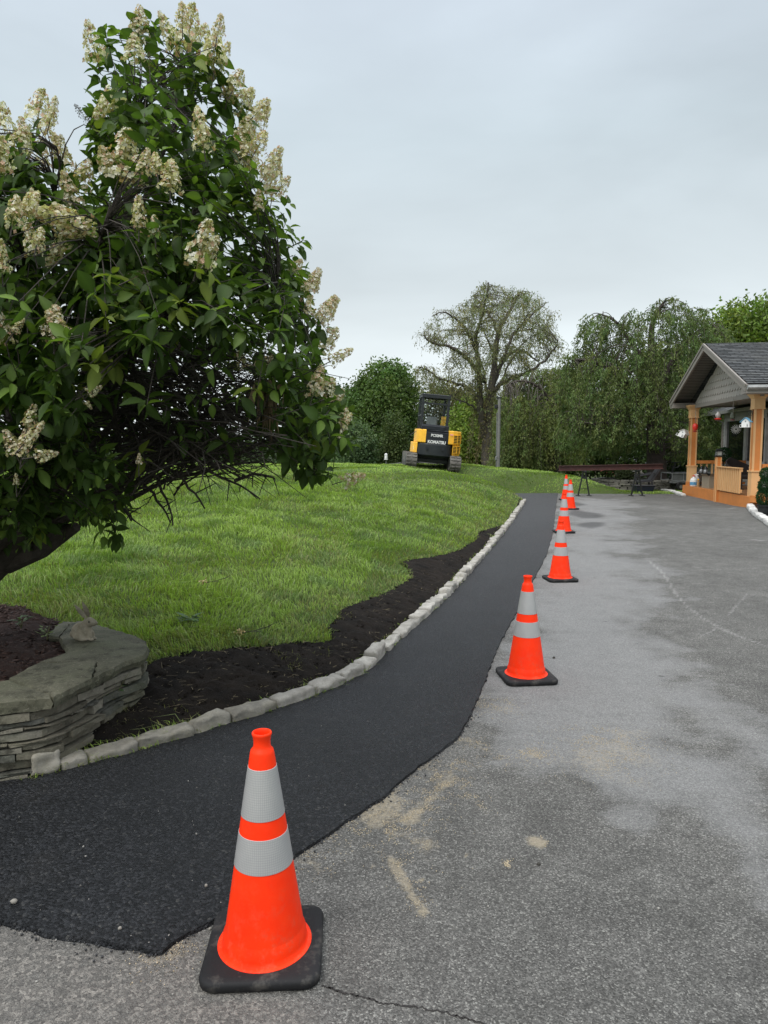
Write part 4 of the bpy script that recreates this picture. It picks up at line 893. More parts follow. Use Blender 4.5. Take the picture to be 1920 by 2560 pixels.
# ================================================================== TREES BEYOND THE LAWN
M_TLEAF = leafmat('tree_leaf', .25, .6, .2); M_TBARK = mat('tree_bark', (.075,.064,.052), .9, 0, .35, 3, 12, .9, .05)
z4 = lambda L_: [(820+a/2.86, 680+b/2.86) for a, b in L_]
z5 = lambda L_: [(1200+a/2.304, 700+b/2.304) for a, b in L_]
def gz(x, y): return Hf(x, y)
def leafy(root, poly, Yc, thick, ncl, nl, sig, ls, col, hollow=.75, vr=.35, name='crown', flat=.8):
    cpt = crown_pts(poly, Yc, thick, ncl, thick*.9, hollow); k = np.repeat(np.arange(ncl), nl); n = len(k)
    off = rng.normal(0, 1, (n, 3))*np.array([sig, sig, sig*flat]); P = cpt[k]+off; f, s, _ = frames(n, np.array([0,0,-.25])); br = rng.uniform(1-vr, 1+vr, ncl)[k]*rng.uniform(.75,1.25,n); hue = rng.uniform(-.12,.18,ncl)[k]
    c = np.array(col)[None]*br[:, None]; c[:, 0] *= 1+hue*1.3; c[:, 1] *= 1+hue*.3
    v, q, cc = leafquads(P-np.array(root.location), f, s, rng.uniform(.7,1.3,n)*ls, rng.uniform(.45,.75,n)*ls, c)
    link(name, npmesh(name, v, [q], cc), M_TLEAF, root); return cpt
def deciduous(poly, Yc, thick, label, group=None, ncl=260, nl=60, sig=.55, ls=.26, col=(.03,.06,.015), basex=None, name='broadleaf_tree', trunk_r=.22, hollow=.75, cat='tree', vr=.5):
    P = np.array(poly); bx = basex if basex else P[:, 0].mean(); X0 = (bx-960)/F*Yc; z0 = gz(X0, Yc)
    root = empty(name, (X0, Yc, z0-.05), 0, label, cat, group); c = leafy(root, poly, Yc, thick, ncl, nl, sig, ls, col, hollow, vr)
    mb = MB(); top = c[:, 2].max(); zt = z0+(top-z0)*.8
    tr = [Vector((X0+random.uniform(-.1,.1), Yc, z0+(zt-z0)*i/6)) for i in range(7)]; loc = Vector(root.location)
    mb.tube([p-loc for p in tr], [trunk_r*(1-.75*i/6) for i in range(7)], 8)
    for p in c[rng.choice(len(c), min(40, len(c)), False)]:
        p = Vector(p); zb = min(max(z0+(p.z-z0)*.45, z0+.8), zt); a = Vector((X0, Yc, zb)); mb.tube([q-loc for q in bez(a, a.lerp(p, .5)+Vector((0,0,.2)), p, 5)], [trunk_r*.28, trunk_r*.22, trunk_r*.16, trunk_r*.1, trunk_r*.06], 5, False)
    mb.build('trunk', M_TBARK, root, True, fix=False); return root
# far woods closing the view
n = 950; th = rng.uniform(-1.15, 1.15, n); rr_ = rng.uniform(118, 150, n); cx, cy = rr_*np.sin(th), rr_*np.cos(th); top = 4.5+2.5*vn(cx, cy, .08, 31); cz = -3+rng.random(n)**.7*top
k = np.repeat(np.arange(n), 60); m_ = len(k); P = np.c_[cx, cy, cz][k]+rng.normal(0, 1, (m_, 3))*np.array([2.2, 2.2, 1.3]); f, s, _ = frames(m_); c = np.array([[.045,.070,.028]])*rng.uniform(.6,1.5,n)[k][:, None]
v, q, cc = leafquads(P, f, s, rng.uniform(.5,1.1,m_), rng.uniform(.4,.8,m_), c); tag(link('far_woods', npmesh('far_woods', v, [q], cc), M_TLEAF), 'dark low woods closing the view far behind the lawn and field', 'woods', None, 'stuff')
GB = 'broadleaf trees behind the grass crest'
deciduous(z4([(-260,1390),(-260,900),(-120,850),(0,830),(60,825),(110,870),(130,960),(150,1100),(150,1390)]), 64, 3.6, 'dark broadleaf tree behind the crest, next to the hydrangea flowers', GB, 240, 75, .55, .30, (.042,.082,.026))
deciduous(z4([(110,1390),(100,1000),(135,860),(170,815),(240,800),(262,740),(300,715),(370,670),(430,658),(500,675),(540,700),(560,735),(615,755),(648,800),(630,880),(640,960),(610,1050),(600,1200),(590,1390)]), 60, 4.2, 'tall rounded dark green tree rising behind the small excavator to its left', GB, 420, 90, .42, .26, (.078,.130,.036), hollow=.7)
deciduous(z4([(560,1390),(570,1060),(620,930),(700,850),(800,815),(900,830),(980,870),(1000,960),(1010,1390)]), 66, 3.0, 'dark brownish tree directly behind the cab of the excavator', GB, 200, 60, .5, .27, (.075,.078,.036), hollow=.6)
deciduous(z4([(880,1400),(880,1180),(900,1060),(950,960),(1010,905),(1080,920),(1130,900),(1180,960),(1240,1000),(1260,1100),(1250,1400)]), 56, 2.8, 'bright yellowish green tree between the excavator and the bare willow trunk', GB, 300, 75, .42, .23, (.14,.20,.035), hollow=.6)
deciduous(z4([(85,1385),(88,1290),(115,1200),(150,1120),(200,1085),(250,1105),(290,1170),(312,1260),(305,1385)]), 46, 1.7, 'small rounded grey-green tree standing alone behind the crest', GB, 210, 75, .26, .15, (.080,.130,.058), trunk_r=.1, hollow=.7)
deciduous(z4([(415,1385),(408,1280),(415,1150),(440,1040),(470,1000),(500,1040),(525,1120),(540,1250),(535,1385)]), 47, 1.1, 'narrow upright tree behind the crest left of the excavator', GB, 150, 70, .24, .15, (.066,.098,.034), trunk_r=.1, hollow=.6, name='narrow_tree')
GR = 'light green trees behind the porch'
deciduous(z5([(1330,600),(1340,300),(1380,235),(1430,215),(1420,180),(1470,185),(1530,150),(1545,190),(1520,230),(1570,245),(1600,300),(1610,620)]), 44, 2.6, 'light green tree with a ragged top behind the porch roof', GR, 190, 60, .42, .24, (.13,.19,.038), basex=1850)
deciduous(z5([(1560,620),(1555,260),(1580,200),(1600,150),(1650,125),(1740,110),(1850,150),(1900,620)]), 42, 3.0, 'taller light green tree above the porch ridge at the frame edge', GR, 240, 60, .42, .24, (.115,.175,.034), basex=1960)
GD = 'dark trees behind the weeping trees'
for (pl, Yc, lab) in (([(1215,1190),(1225,1060),(1270,1000),(1330,960),(1400,950),(1440,1000),(1450,1190)], 58, 'dark tree in the gap right of the utility pole'),
                      ([(1400,1190),(1410,960),(1480,900),(1560,880),(1640,900),(1660,1190)], 60, 'dark tree directly behind the middle of the steel beam'),
                      ([(1620,1215),(1640,900),(1700,860),(1790,850),(1850,900),(1880,1215)], 55, 'dark tree seen between the porch posts')):
    deciduous(pl, Yc, 2.6, lab, GD, 240, 65, .6, .32, (.042,.072,.020), hollow=.3, vr=.3)
# --- sparse willow with open branching
WY = 45.0
wl = empty('willow_tree', near(1222, WY)[:], 0, 'tall open willow with bare dark limbs and thin drooping foliage beside the utility pole', 'willow'); WL = Vector(wl.location)
mb = MB(); limb_pts = []
def limb(L_, r0, r1, dy=0.0, mbx=None, org=None):
    pts = [at(820+a/2.86, 680+b/2.86, WY+dy*i/(len(L_)-1)) for i, (a, b) in enumerate(L_)]; pts = smoothpts(pts, 2); n_ = len(pts)
    pts = [p+Vector([random.uniform(-.05,.05) for _ in range(3)]) for p in pts]
    (mbx or mb).tube([p-WL for p in pts], [r0+(r1-r0)*i/(n_-1) for i in range(n_)], 8); limb_pts.extend([p[:] for p in pts]); return pts
limb([(1140,1395),(1132,1200),(1140,1050),(1150,950),(1160,860)], .36, .24, .2)
limb([(1120,1180),(1105,1080),(1090,1000),(1085,880),(1085,800)], .22, .18, -.8); limb([(1085,800),(1075,650),(1060,560),(1060,430),(1100,330),(1130,200),(1150,80)], .17, .03, -1.2)
limb([(1160,860),(1185,700),(1195,600),(1215,450),(1240,370),(1300,280),(1350,180),(1390,130)], .24, .03, .8); limb([(1215,450),(1180,350),(1130,280),(1090,220),(1040,160)], .09, .02, 1.2)
limb([(1160,860),(1210,720),(1240,650),(1290,580),(1380,560),(1450,600),(1500,640)], .20, .03, 1.8); limb([(1240,650),(1290,520),(1330,430),(1420,340),(1520,250),(1570,220)], .12, .02, 2.2)
limb([(1120,780),(1060,700),(1000,620),(900,545),(800,520),(720,495),(680,450)], .17, .025, -1.6); limb([(1060,560),(1010,440),(960,380),(900,320),(830,280),(740,320)], .11, .02, -2.0)
limb([(1090,960),(1040,870),(990,820),(900,790),(800,770),(720,700),(660,680)], .14, .025, -1.2); limb([(1130,850),(1110,650),(1020,520),(1010,430)], .09, .02, 1.0)
limb([(1180,860),(1230,800),(1300,765),(1420,730),(1500,680),(1620,560),(1640,480)], .17, .03, -2.0); limb([(1120,1060),(1060,980),(1000,940),(900,900),(850,870)], .09, .02, 1.0)
limb([(1195,600),(1150,500),(1110,420),(1080,340)], .07, .02, -.6); limb([(1330,430),(1400,420),(1470,400),(1560,420)], .06, .015, .8); limb([(1230,800),(1300,640),(1400,500),(1480,450)], .08, .02, 1.8)
wcr = z4([(640,700),(650,660),(720,650),(800,700),(860,650),(810,560),(720,520),(665,470),(690,380),(730,320),(770,260),(860,260),(880,290),(945,190),(950,160),(1010,150),(1030,100),(1100,75),(1150,68),(1200,100),(1260,115),(1340,105),(1450,140),(1540,170),(1590,250),(1620,340),(1560,420),(1650,420),(1680,480),(1680,600),(1560,680),(1400,740),(1300,830),(1220,900),(1240,1100),(1150,1100),(1130,880),(1000,900),(940,860),(840,850),(740,880),(670,800)])
TP = crown_pts(wcr, WY, 3.6, 430, 3.0, .6); LPw = np.array(limb_pts); ctr = np.array(at(1222, 960, WY)[:])
def attach(tip, LPx, ctr_, bias=.5):
    d = np.linalg.norm(LPx-tip, axis=1); dl = np.linalg.norm(LPx-ctr_, axis=1); dh = np.linalg.norm(tip-ctr_); return Vector(LPx[np.argmin(d*rng.uniform(.7, 1.5, len(d))+bias*np.maximum(dl-dh, 0))])
tw = MB(); ST = []
for p in TP:
    a = attach(p, LPw, ctr); t_ = Vector(p); ln = (t_-a).length
    if ln > 4.0 : continue
    pts = bez(a, a.lerp(t_, .5)+Vector((0,0,.10*ln)), t_, 6); tw.tube([q-WL for q in pts], [.022,.019,.016,.013,.010,.007], 4, False)
    for _ in range(3):
        q = pts[random.choice([3,4,5,5])]; o_ = Vector((random.gauss(0,1), random.gauss(0,1), 0))*.3; dn = random.uniform(.3, 1.05); s2 = [q, q+o_*.7+Vector((0,0,.05-dn*.15)), q+o_*1.2+Vector((0,0,-dn*.55)), q+o_*1.3+Vector((0,0,-dn))]; tw.tube([z-WL for z in s2], [.007,.006,.005,.004], 3, False); ST.append(s2)
def strandleaves(ST, per, L_, W_, col, org, jit=.04, spread=.5, vr=.3):
    ns_ = len(ST); A = np.array([[p[:] for p in s] for s in ST]); m_ = A.shape[1]; k = np.repeat(np.arange(ns_), per); n = len(k); t_ = rng.random(n)*(m_-1)*.999; i = t_.astype(int); fr = (t_-i)[:, None]; P = A[k, i]*(1-fr)+A[k, i+1]*fr+rng.normal(0, jit, (n, 3))
    f, s, _ = frames(n, np.array([0,0,-1.0])/spread*.8, 1.0); br = rng.uniform(1-vr, 1+vr, ns_)[k]*rng.uniform(.75,1.25,n); hue = rng.uniform(-.1,.3,ns_)[k]; c = np.array(col)[None]*br[:, None]; c[:, 0] *= 1+hue
    return leafquads(P-np.array(org), f, s, rng.uniform(.7,1.3,n)*L_, rng.uniform(.7,1.3,n)*W_, c)
v, q, cc = strandleaves(ST, 22, .16, .045, (.17,.20,.09), WL, .10); link('crown', npmesh('crown', v, [q], cc), M_TLEAF, wl)
mb.build('trunk', M_TBARK, wl, True, fix=False); tw.build('twigs', M_TBARK, wl, False, fix=False)
# shaggy suckers round the foot of the trunk
ST2 = []
for _ in range(130): a = random.uniform(0, 6.28); r_ = random.uniform(.35, 1.1); z_ = random.uniform(1.5, 5.5); q = WL+Vector((math.cos(a)*r_, math.sin(a)*r_, z_)); ST2.append([q, q+Vector((math.cos(a)*.2, 0, -.4)), q+Vector((math.cos(a)*.3, 0, -1.0)), q+Vector((math.cos(a)*.3, 0, -min(z_-.2, 1.9)))])
v, q, cc = strandleaves(ST2, 34, .17, .05, (.13,.13,.065), WL, .07); link('lower_foliage', npmesh('lower_foliage', v, [q], cc), M_TLEAF, wl)
# --- weeping trees
def weeping(name, label, basepx, Y0, poly, thick, nst, per, Lr, leafL, leafW, col, limbsL, trunk_r, group=None, hollow=.7, zmin=.5, dome=0, arcs=0):
    r = empty(name, near(basepx, Y0)[:], 0, label, 'weeping tree', group); O = Vector(r.location); mb = MB(); pts_all = []
    for L_, r0, r1, dy in limbsL:
        pts = smoothpts([at(a, b, Y0+dy*i/(len(L_)-1)) for i, (a, b) in enumerate(L_)], 2); n_ = len(pts); mb.tube([p-O for p in pts], [r0+(r1-r0)*i/(n_-1) for i in range(n_)], 8); pts_all += [p[:] for p in pts]
    A = np.array(pts_all); S_ = crown_pts(poly, Y0, thick, nst, thick*.8, hollow); ct = np.array(at(basepx, 1000, Y0)[:]); ST = []; tw = MB(); cst = S_.mean(0)
    S_ = np.array([p for p in S_ if mn.noise(Vector(p)*.85+O) > -.22])
    for p in S_:
        t_ = Vector(p); o_ = Vector((p[0]-cst[0], p[1]-cst[1], 0)); o_ = (o_.normalized() if o_.length > .1 else o_)*random.uniform(.05,.35)+Vector((random.gauss(0,.08), random.gauss(0,.08), 0)); dn = random.uniform(*Lr); gzv = O.z+zmin+random.uniform(0,.5); dn = max(.15, min(dn, p[2]-gzv))
        s2 = [t_, t_+o_*.6+Vector((0,0,-dn*.12)), t_+o_+Vector((0,0,-dn*.5)), t_+o_*1.15+Vector((random.gauss(0,.05),0,-dn))]; ST.append(s2)
        if random.random() < .35:
            a = attach(p, A, ct, .3)
            if (t_-a).length < 3.2: tw.tube([z-O for z in bez(a, a.lerp(t_, .55)+Vector((0,0,.35*(t_-a).length)), t_, 6)]+[z-O for z in s2[1:]], [.018,.016,.014,.011,.009,.007,.006,.005,.004], 4, False)
    v, q, cc = strandleaves(ST, per, leafL, leafW, col, O, .045); link('crown', npmesh('crown', v, [q], cc), M_TLEAF, r); mb.build('trunk', mat(name+'_bark', (.045,.034,.028), .9, 0, .4, 6, 25, 1, .03), r, True, fix=False); tw.build('twigs', M_TBARK, r, False, fix=False); return r, ST
wp = z5([(470,720),(480,560),(500,430),(560,385),(625,345),(590,280),(600,240),(640,195),(700,180),(745,180),(785,240),(770,330),(810,300),(800,250),(840,190),(900,158),(960,175),(985,140),(1040,105),(1110,95),(1150,120),(1200,150),(1270,150),(1320,200),(1340,250),(1420,260),(1460,330),(1470,700),(1470,1030),(1300,1060),(1080,1040),(1000,960),(760,1010),(560,1030),(470,900)])
LIM = [([(1643,1215),(1641,1150),(1638,1080),(1640,1000)], .40, .30, 0), ([(1640,1000),(1632,930),(1628,860),(1630,800),(1660,755)], .22, .04, .2), ([(1636,1040),(1590,980),(1540,930),(1480,900),(1430,900)], .15, .03, -.8), ([(1640,1000),(1680,900),(1730,840),(1790,810)], .15, .03, .4), ([(1632,930),(1580,860),(1540,800),(1500,785)], .11, .02, .6), ([(1636,1040),(1560,1055),(1500,1060),(1445,1058)], .08, .02, -1.4), ([(1640,1020),(1700,980),(1760,960)], .1, .02, -1)]
wr, wst = weeping('weeping_tree', 'large dark green weeping tree cascading behind the stone planter and the beam', 1643, 27.0, wp, 1.9, 2300, 40, (.3, 1.3), .125, .036, (.098,.148,.048), LIM, .4, 'weeping trees beyond the driveway', .5, 1.5)
wp2 = z5([(105,1060),(100,800),(108,660),(150,600),(210,570),(270,530),(340,505),(420,495),(480,505),(560,520),(600,600),(600,800),(560,1000),(420,1070),(300,1060)])
LIM2 = [([(1392,1192),(1388,1120),(1384,1050),(1378,1000)], .16, .12, 0), ([(1378,1000),(1340,960),(1300,950),(1270,960)], .08, .02, -.4), ([(1378,1000),(1400,940),(1430,915)], .08, .02, .4)]
weeping('weeping_tree', 'lower weeping tree with olive drooping curtains just right of the utility pole', 1392, 33.0, wp2, 1.9, 1700, 40, (.5, 2.0), .13, .038, (.115,.160,.050), LIM2, .2, 'weeping trees beyond the driveway', .55, .5)
# ================================================================== EXCAVATOR
M_YEL = mat('yellow_paint', (.95,.50,.035), .45, 0, .08, 5, 40, .03, .002, dirt=((.30,.20,.10), .35))
M_BLK = mat('dark_paint', (.010,.014,.016), .5, 0, .2, 5, 40, .05, .002, dirt=((.07,.065,.055), .3))
M_CHAR = mat('charcoal_panel', (.018,.021,.025), .55, 0, .15, 6, spec=.25)
M_TRK = mat('dusty_rubber', (.12,.112,.10), .85, 0, .3, 8, 40, .5, .01, dirt=((.16,.145,.12), .6))
M_GREY = mat('grey_plastic', (.17,.175,.175), .6)
M_WHT = mat('white_paint', (.72,.72,.70), .5, 0, .06)
def glass(name, tint=(.55,.65,.65), al=.25):
    m, t = newmat(name); g = pbr(t, (.02,.03,.03), .04, 0, None, .8); tr = nd(t, 'ShaderNodeBsdfTransparent', {0: c4(tint)}).outputs[0]
    out(t, nd(t, 'ShaderNodeMixShader', {0: al, 1: tr, 2: g}).outputs[0]); return m
M_GLS = glass('cab_glass', (.90,.95,.93), .08)
def text(name, s, size, loc, parent, m, rot=(math.pi/2, 0, 0), bold=.0, sx=1.0):
    cu = bpy.data.curves.new(name, 'FONT'); cu.body = s; cu.size = size; cu.extrude = .002; cu.offset = bold; cu.align_x = 'CENTER'; cu.align_y = 'CENTER'; cu.space_character = 1.02
    tmp = bpy.data.objects.new('tmp', cu); C.objects.link(tmp); dg = bpy.context.evaluated_depsgraph_get(); me = bpy.data.meshes.new_from_object(tmp.evaluated_get(dg)); bpy.data.objects.remove(tmp)
    o = link(name, me, m, parent); o.location = loc; o.rotation_euler = rot; o.scale = (sx, 1, 1); return o
EX = 25.0; exx = (1074-960)/F*EX; exz = .90
ex = empty('excavator', (exx, EX, exz+.0), (R(1.0), R(5.0), R(2)), 'yellow and black compact excavator seen from behind, tilted on top of the grass crest', 'excavator')
ex.scale = (.92, .92, .985)
for s in (-1, 1):
    x = s*.80; mb = MB(); prof = []
    for k in range(17): a = R(90+180*k/16); prof.append((-.98+.235*math.cos(a), .235+.235*math.sin(a)))
    for k in range(17): a = R(-90+180*k/16); prof.append((.98+.235*math.cos(a), .235+.235*math.sin(a)))
    mb.prism(prof, x-.20, x+.20, 'x')
    # chevron lugs round the loop
    def loop(t_):
        per = 2*1.96+2*math.pi*.235; d = (t_ % 1)*per
        if d < 1.96: return (-.98+d, .47, 90)
        d -= 1.96
        if d < math.pi*.235: a = 90-math.degrees(d/.235); return (.98+.235*math.cos(R(a)), .235+.235*math.sin(R(a)), a)
        d -= math.pi*.235
        if d < 1.96: return (.98-d, 0, -90)
        d -= 1.96; a = -90-math.degrees(d/.235); return (-.98+.235*math.cos(R(a)), .235+.235*math.sin(R(a)), a)
    for k in range(46):
        y_, z_, a = loop(k/46); dy, dz_ = math.cos(R(a)), math.sin(R(a))
        for q_ in (-1, 1):
            off = .03*q_; mb.box((x+q_*.10, y_+dy*.012+off*dz_*0, z_+dz_*.012), (.17, .05, .035), (R(a-90), 0, R(12*q_*s)))
    t_ = mb.build('track', M_TRK, ex)
    mb = MB()
    for y_ in (-.98, .98): mb.lathe([(0,-.205),(.15,-.205),(.17,-.19),(.17,.19),(.15,.205),(0,.205)], 18, (x, y_, .235), (1,0,0))
    for y_ in (-.55,-.2,.2,.55): mb.lathe([(0,-.205),(.09,-.205),(.09,.205),(0,.205)], 12, (x, y_, .12), (1,0,0))
    mb.box((x, 0, .24), (.30, 1.5, .18), bev=.03); mb.build('track_frame', M_BLK, t_)
mb = MB(); mb.box((0, 0, .36), (1.25, .9, .16), bev=.04); mb.box((0,-.45,.26), (1.2,.14,.14), bev=.02); mb.box((0,.45,.26), (1.2,.14,.14), bev=.02); mb.lathe([(.42,.40),(.42,.52),(0,.52)], 28); mb.build('undercarriage', M_BLK, ex, True)
mb = MB(); mb.box((0, 1.62, .26), (1.94, .07, .38), (R(-10),0,0), bev=.02); mb.bar((-.35,.5,.25), (-.45,1.58,.22), .10, .12); mb.bar((.35,.5,.25), (.45,1.58,.22), .10, .12); mb.build('dozer_blade', M_GREY, ex)
def arcplan(x0, x1, y0, yfront, n=9, r=.42):
    return None
# lower black counterweight, wrapping the tail
def tail(ycx, wd, fr=.35):
    return [(-wd, fr), (-wd, -.42), (-wd*.93, -.62), (-wd*.78, -.80), (-wd*.52, -.93), (-wd*.2, -.99), (wd*.2, -.99), (wd*.52, -.93), (wd*.78, -.80), (wd*.93, -.62), (wd, -.42), (wd, fr)]
def panel(name, plan, z0, z1, m, par, inset=.025, smooth=False):
    n = len(plan); cx = sum(p[0] for p in plan)/n; cy = sum(p[1] for p in plan)/n; vs = []; lv = [(z0, inset), (z0+inset, 0), (z1-inset, 0), (z1, inset)]
    for z, ins_ in lv:
        for p in plan: d = Vector((p[0]-cx, p[1]-cy)); f_ = 1-ins_/max(d.length, .05); vs.append((cx+d.x*f_, cy+d.y*f_, z))
    fs = [tuple(range(n))[::-1], tuple(3*n+k for k in range(n))]
    for i in range(3):
        for k in range(n): fs.append((i*n+k, i*n+(k+1) % n, (i+1)*n+(k+1) % n, (i+1)*n+k))
    return MB().add(vs, fs).build(name, m, par, smooth)
cw = [(-.60,.2), (-.60,-.78), (-.52,-.93), (-.3,-1.03), (.05,-1.07), (.40,-1.03), (.58,-.94), (.67,-.80), (.67,.2)]
c_ = panel('counterweight', cw, .41, .86, M_BLK, ex, .05, True)
for x in (-.28, .30): MB().lathe([(.05,0),(.05,.012),(.03,.014),(.03,.004),(0,.004)], 16, (x, -1.075, .68), (0,-1,.12)).build('lifting_point', M_CHAR, c_, True)
hd = panel('engine_hood', [(-.335,.1), (-.335,-1.0), (-.1,-1.035), (.2,-1.04), (.475,-1.0), (.475,.1)], .862, 1.24, M_CHAR, ex, .015)
panel('hood_lid', [(-.335,.1), (-.335,-.93), (.07,-.97), (.475,-.93), (.475,.1)], 1.243, 1.32, M_CHAR, ex, .03)
text('lettering', 'PC50MR', .125, (.05, -1.052, 1.125), ex, M_WHT, bold=.004, sx=.95); text('lettering', 'KOMATSU', .138, (.06, -1.052, .905), ex, M_WHT, bold=.006, sx=1.0)
MB().box((.335,-1.045,1.02), (.045,.02,.14), bev=.008).build('hood_latch', M_BLK, ex)
def yel(name, plan, z0, z1): return panel(name, plan, z0, z1, M_YEL, ex, .022)
yel('left_cover', [(-.34,.1), (-.34,-1.0), (-.50,-.95), (-.60,-.86), (-.665,-.70), (-.68,-.4), (-.68,.2)], .865, 1.31)
yel('lower_left_cover', [(-.607,.2), (-.607,-.80), (-.66,-.78), (-.74,-.62), (-.78,-.40), (-.78,.3)], .50, .862)
rc = yel('right_cover', [(.482,.2), (.482,-1.0), (.66,-.96), (.82,-.86), (.95,-.68), (1.0,-.45), (1.02,-.1), (1.02,.5), (.6,.6)], .868, 1.33)
rl = yel('lower_right_cover', [(.675,.2), (.675,-.90), (.82,-.82), (.95,-.65), (1.0,-.42), (1.02,-.1), (1.02,.5)], .40, .866)
def grille(zc, h, par):
    mb = MB(); mb.cur = 0; pts = [Vector((.665,-.962,0)), Vector((.82,-.868,0)), Vector((.95,-.688,0)), Vector((.992,-.52,0))]
    # dark recess
    for a, b in zip(pts, pts[1:]):
        mid = (a+b)/2; d = (b-a); nrm = Vector((d.y, -d.x, 0)).normalized(); vs = [a+nrm*.004+Vector((0,0,zc-h/2)), b+nrm*.004+Vector((0,0,zc-h/2)), b+nrm*.004+Vector((0,0,zc+h/2)), a+nrm*.004+Vector((0,0,zc+h/2))]; mb.add(vs, [(0,1,2,3)])
    g = mb.build('grille', M_BLK, par); sm = MB(); nb = 5
    for k in range(nb+1):
        z = zc-h/2+h*k/nb
        for a, b in zip(pts, pts[1:]): n_ = Vector(((b-a).y, -(b-a).x, 0)).normalized()*.012; sm.bar(a+n_+Vector((0,0,z)), b+n_+Vector((0,0,z)), .02, .016)
    for p in pts: n_ = Vector((.75,-.66,0))*.012; sm.bar(p+n_+Vector((0,0,zc-h/2-.01)), p+n_+Vector((0,0,zc+h/2+.01)), .014, .02)
    sm.build('louvres', M_YEL, g)
grille(1.06, .26, rc); grille(.70, .24, rl)
MB().box((.585,-1.0,1.20), (.12,.006,.05), (0,0,R(-12)), bev=.001).build('warning_sticker', mat('sticker', (.75,.30,.22), .5), rc); MB().box((-.71,-.60,.66), (.01,.10,.12), (0,0,R(-25))).build('data_sticker', M_WHT, ex)
# cab
cab = empty('cab', (0,0,0)); cab.parent = ex
fr = MB(); x0, x1, y0, y1, z0, z1 = -.58, .46, -.74, .60, 1.34, 2.47
def post(a, b, w_=.085): fr.bar(a, b, w_, w_)
T = .04
for x in (x0+T, x1-T):
    for y_ in (y0+T, y1-T): post((x+(.02 if x < 0 else -.01), y_, z0), (x*.98, y_+(.03 if y_ < 0 else 0), z1))
for z in (z1-.03,): post((x0, y0+T, z), (x1, y0+T, z), .10); post((x0, y1-T, z), (x1, y1-T, z), .08); post((x0+T, y0, z), (x0+T, y1, z), .08); post((x1-T, y0, z), (x1-T, y1, z), .08)
post((x0, y0+T, z1-.27), (x1, y0+T, z1-.27), .055); post((x0, y0+T, z0+.0), (x1, y0+T, z0+.0), .10); post((x0+T, y0, z0+.45), (x0+T, y1, z0+.45), .05); post((x0+T, -.1, z0), (x0+T, -.1, z1), .06)
fr.box(((x0+x1)/2, (y0+y1)/2, z1+.015), (x1-x0+.02, y1-y0+.02, .06), bev=.02); fr.build('cab_frame', M_BLK, cab)
MB().box((-.02,-.70,1.36), (1.02,.20,.26), bev=.03).box((-.10,-.88,1.37), (.86,.14,.17), bev=.03).build('rear_shelf', M_CHAR, cab)
MB().box((0,0,1.33), (1.0,1.3,.10)).build('cab_floor', M_BLK, cab)
g = MB()
for vs in ([(x0+.07,y0+.03,z1-.10),(x1-.07,y0+.03,z1-.10),(x1-.07,y0+.03,z1-.23),(x0+.07,y0+.03,z1-.23)], [(x0+.07,y0+.03,z0+.06),(x1-.07,y0+.03,z0+.06),(x1-.07,y0+.03,z1-.31),(x0+.07,y0+.03,z1-.31)], [(x0+.07,y1-.03,z0+.06),(x1-.07,y1-.03,z0+.06),(x1-.07,y1-.03,z1-.1),(x0+.07,y1-.03,z1-.1)], [(x0+.02,y0+.07,z0+.06),(x0+.02,y1-.07,z0+.06),(x0+.02,y1-.07,z1-.1),(x0+.02,y0+.07,z1-.1)], [(x1-.02,y0+.07,z0+.06),(x1-.02,y1-.07,z0+.06),(x1-.02,y1-.07,z1-.1),(x1-.02,y0+.07,z1-.1)]): g.add(vs, [(0,1,2,3)])
g.build('windows', M_GLS, cab)
MB().box((-.11,-.28,1.56), (.40,.13,.42), (R(-8),0,0), bev=.05).box((-.11,-.02,1.42), (.42,.44,.12), bev=.04).build('seat', M_GREY, cab)
mb = MB()
for k in range(4): mb.bar((.22+.045*k,-.45,1.42), (.235+.045*k,-.43,1.80), .022, .022)
mb.box((.30,-.46,1.72), (.17,.02,.02)); mb.build('control_rack', M_YEL, cab)
mb = MB(); mb.tube([(-.60,-.5,1.28),(-.74,-.52,1.17),(-.86,-.52,1.10)], .012, 6); mb.box((-.87,-.52,1.09), (.05,.02,.05)); mb.build('grab_arm', M_BLK, ex)
# ================================================================== STEEL BEAM ON SAWHORSES
BY = 22.3
A_ = at(1397, 1171, BY); B_ = at(1657, 1166, BY); M_RED = mat('red_oxide_steel', (.075,.030,.026), .6, .1, .3, 4, 40, .2, .004, dirt=((.12,.075,.06), .5))
bm_ = empty('steel_beam', ((A_+B_)/2)[:], (0, -math.atan2(B_.z-A_.z, B_.x-A_.x), 0), 'long dark red steel I-beam laid across two black sawhorses', 'steel beam')
Lb = (B_-A_).length; MB().prism([(-.075,.08),(.075,.08),(.075,.068),(.006,.062),(.006,-.062),(.075,-.068),(.075,-.08),(-.075,-.08),(-.075,-.068),(-.006,-.062),(-.006,.062),(-.075,.068)], -Lb/2, Lb/2, 'x').build('flanges', M_RED, bm_)
M_BM = mat('black_metal', (.018,.02,.02), .5, .3)
def sawhorse(px, lab):
    x = (px-960)/F*BY; zg = float(pz(x, BY)); zt = A_.z+(B_.z-A_.z)*(x-A_.x)/(B_.x-A_.x)-.082; h = zt-zg
    t_ = empty('sawhorse', (x, BY, zg), 0, lab, 'sawhorse', 'black sawhorses under the steel beam')
    for sx in (-1, 1): MB().bar((sx*.175, 0, 0), (sx*.035, 0, h-.05), .035, .05).build('leg', M_BM, t_); MB().box((sx*.175, 0, .012), (.06,.34,.024), bev=.005).build('foot', M_BM, t_)
    MB().box((0,0,h-.03), (.08,.30,.055), bev=.008).build('top_rail', M_BM, t_)
    MB().bar((-.14, 0, .22), (.14, 0, .22), .018, .018).build('cross_brace', M_BM, t_); MB().box((0, -.01, h-.22), (.11,.06,.07), bev=.012).build('hinge_plate', M_BM, t_); return t_
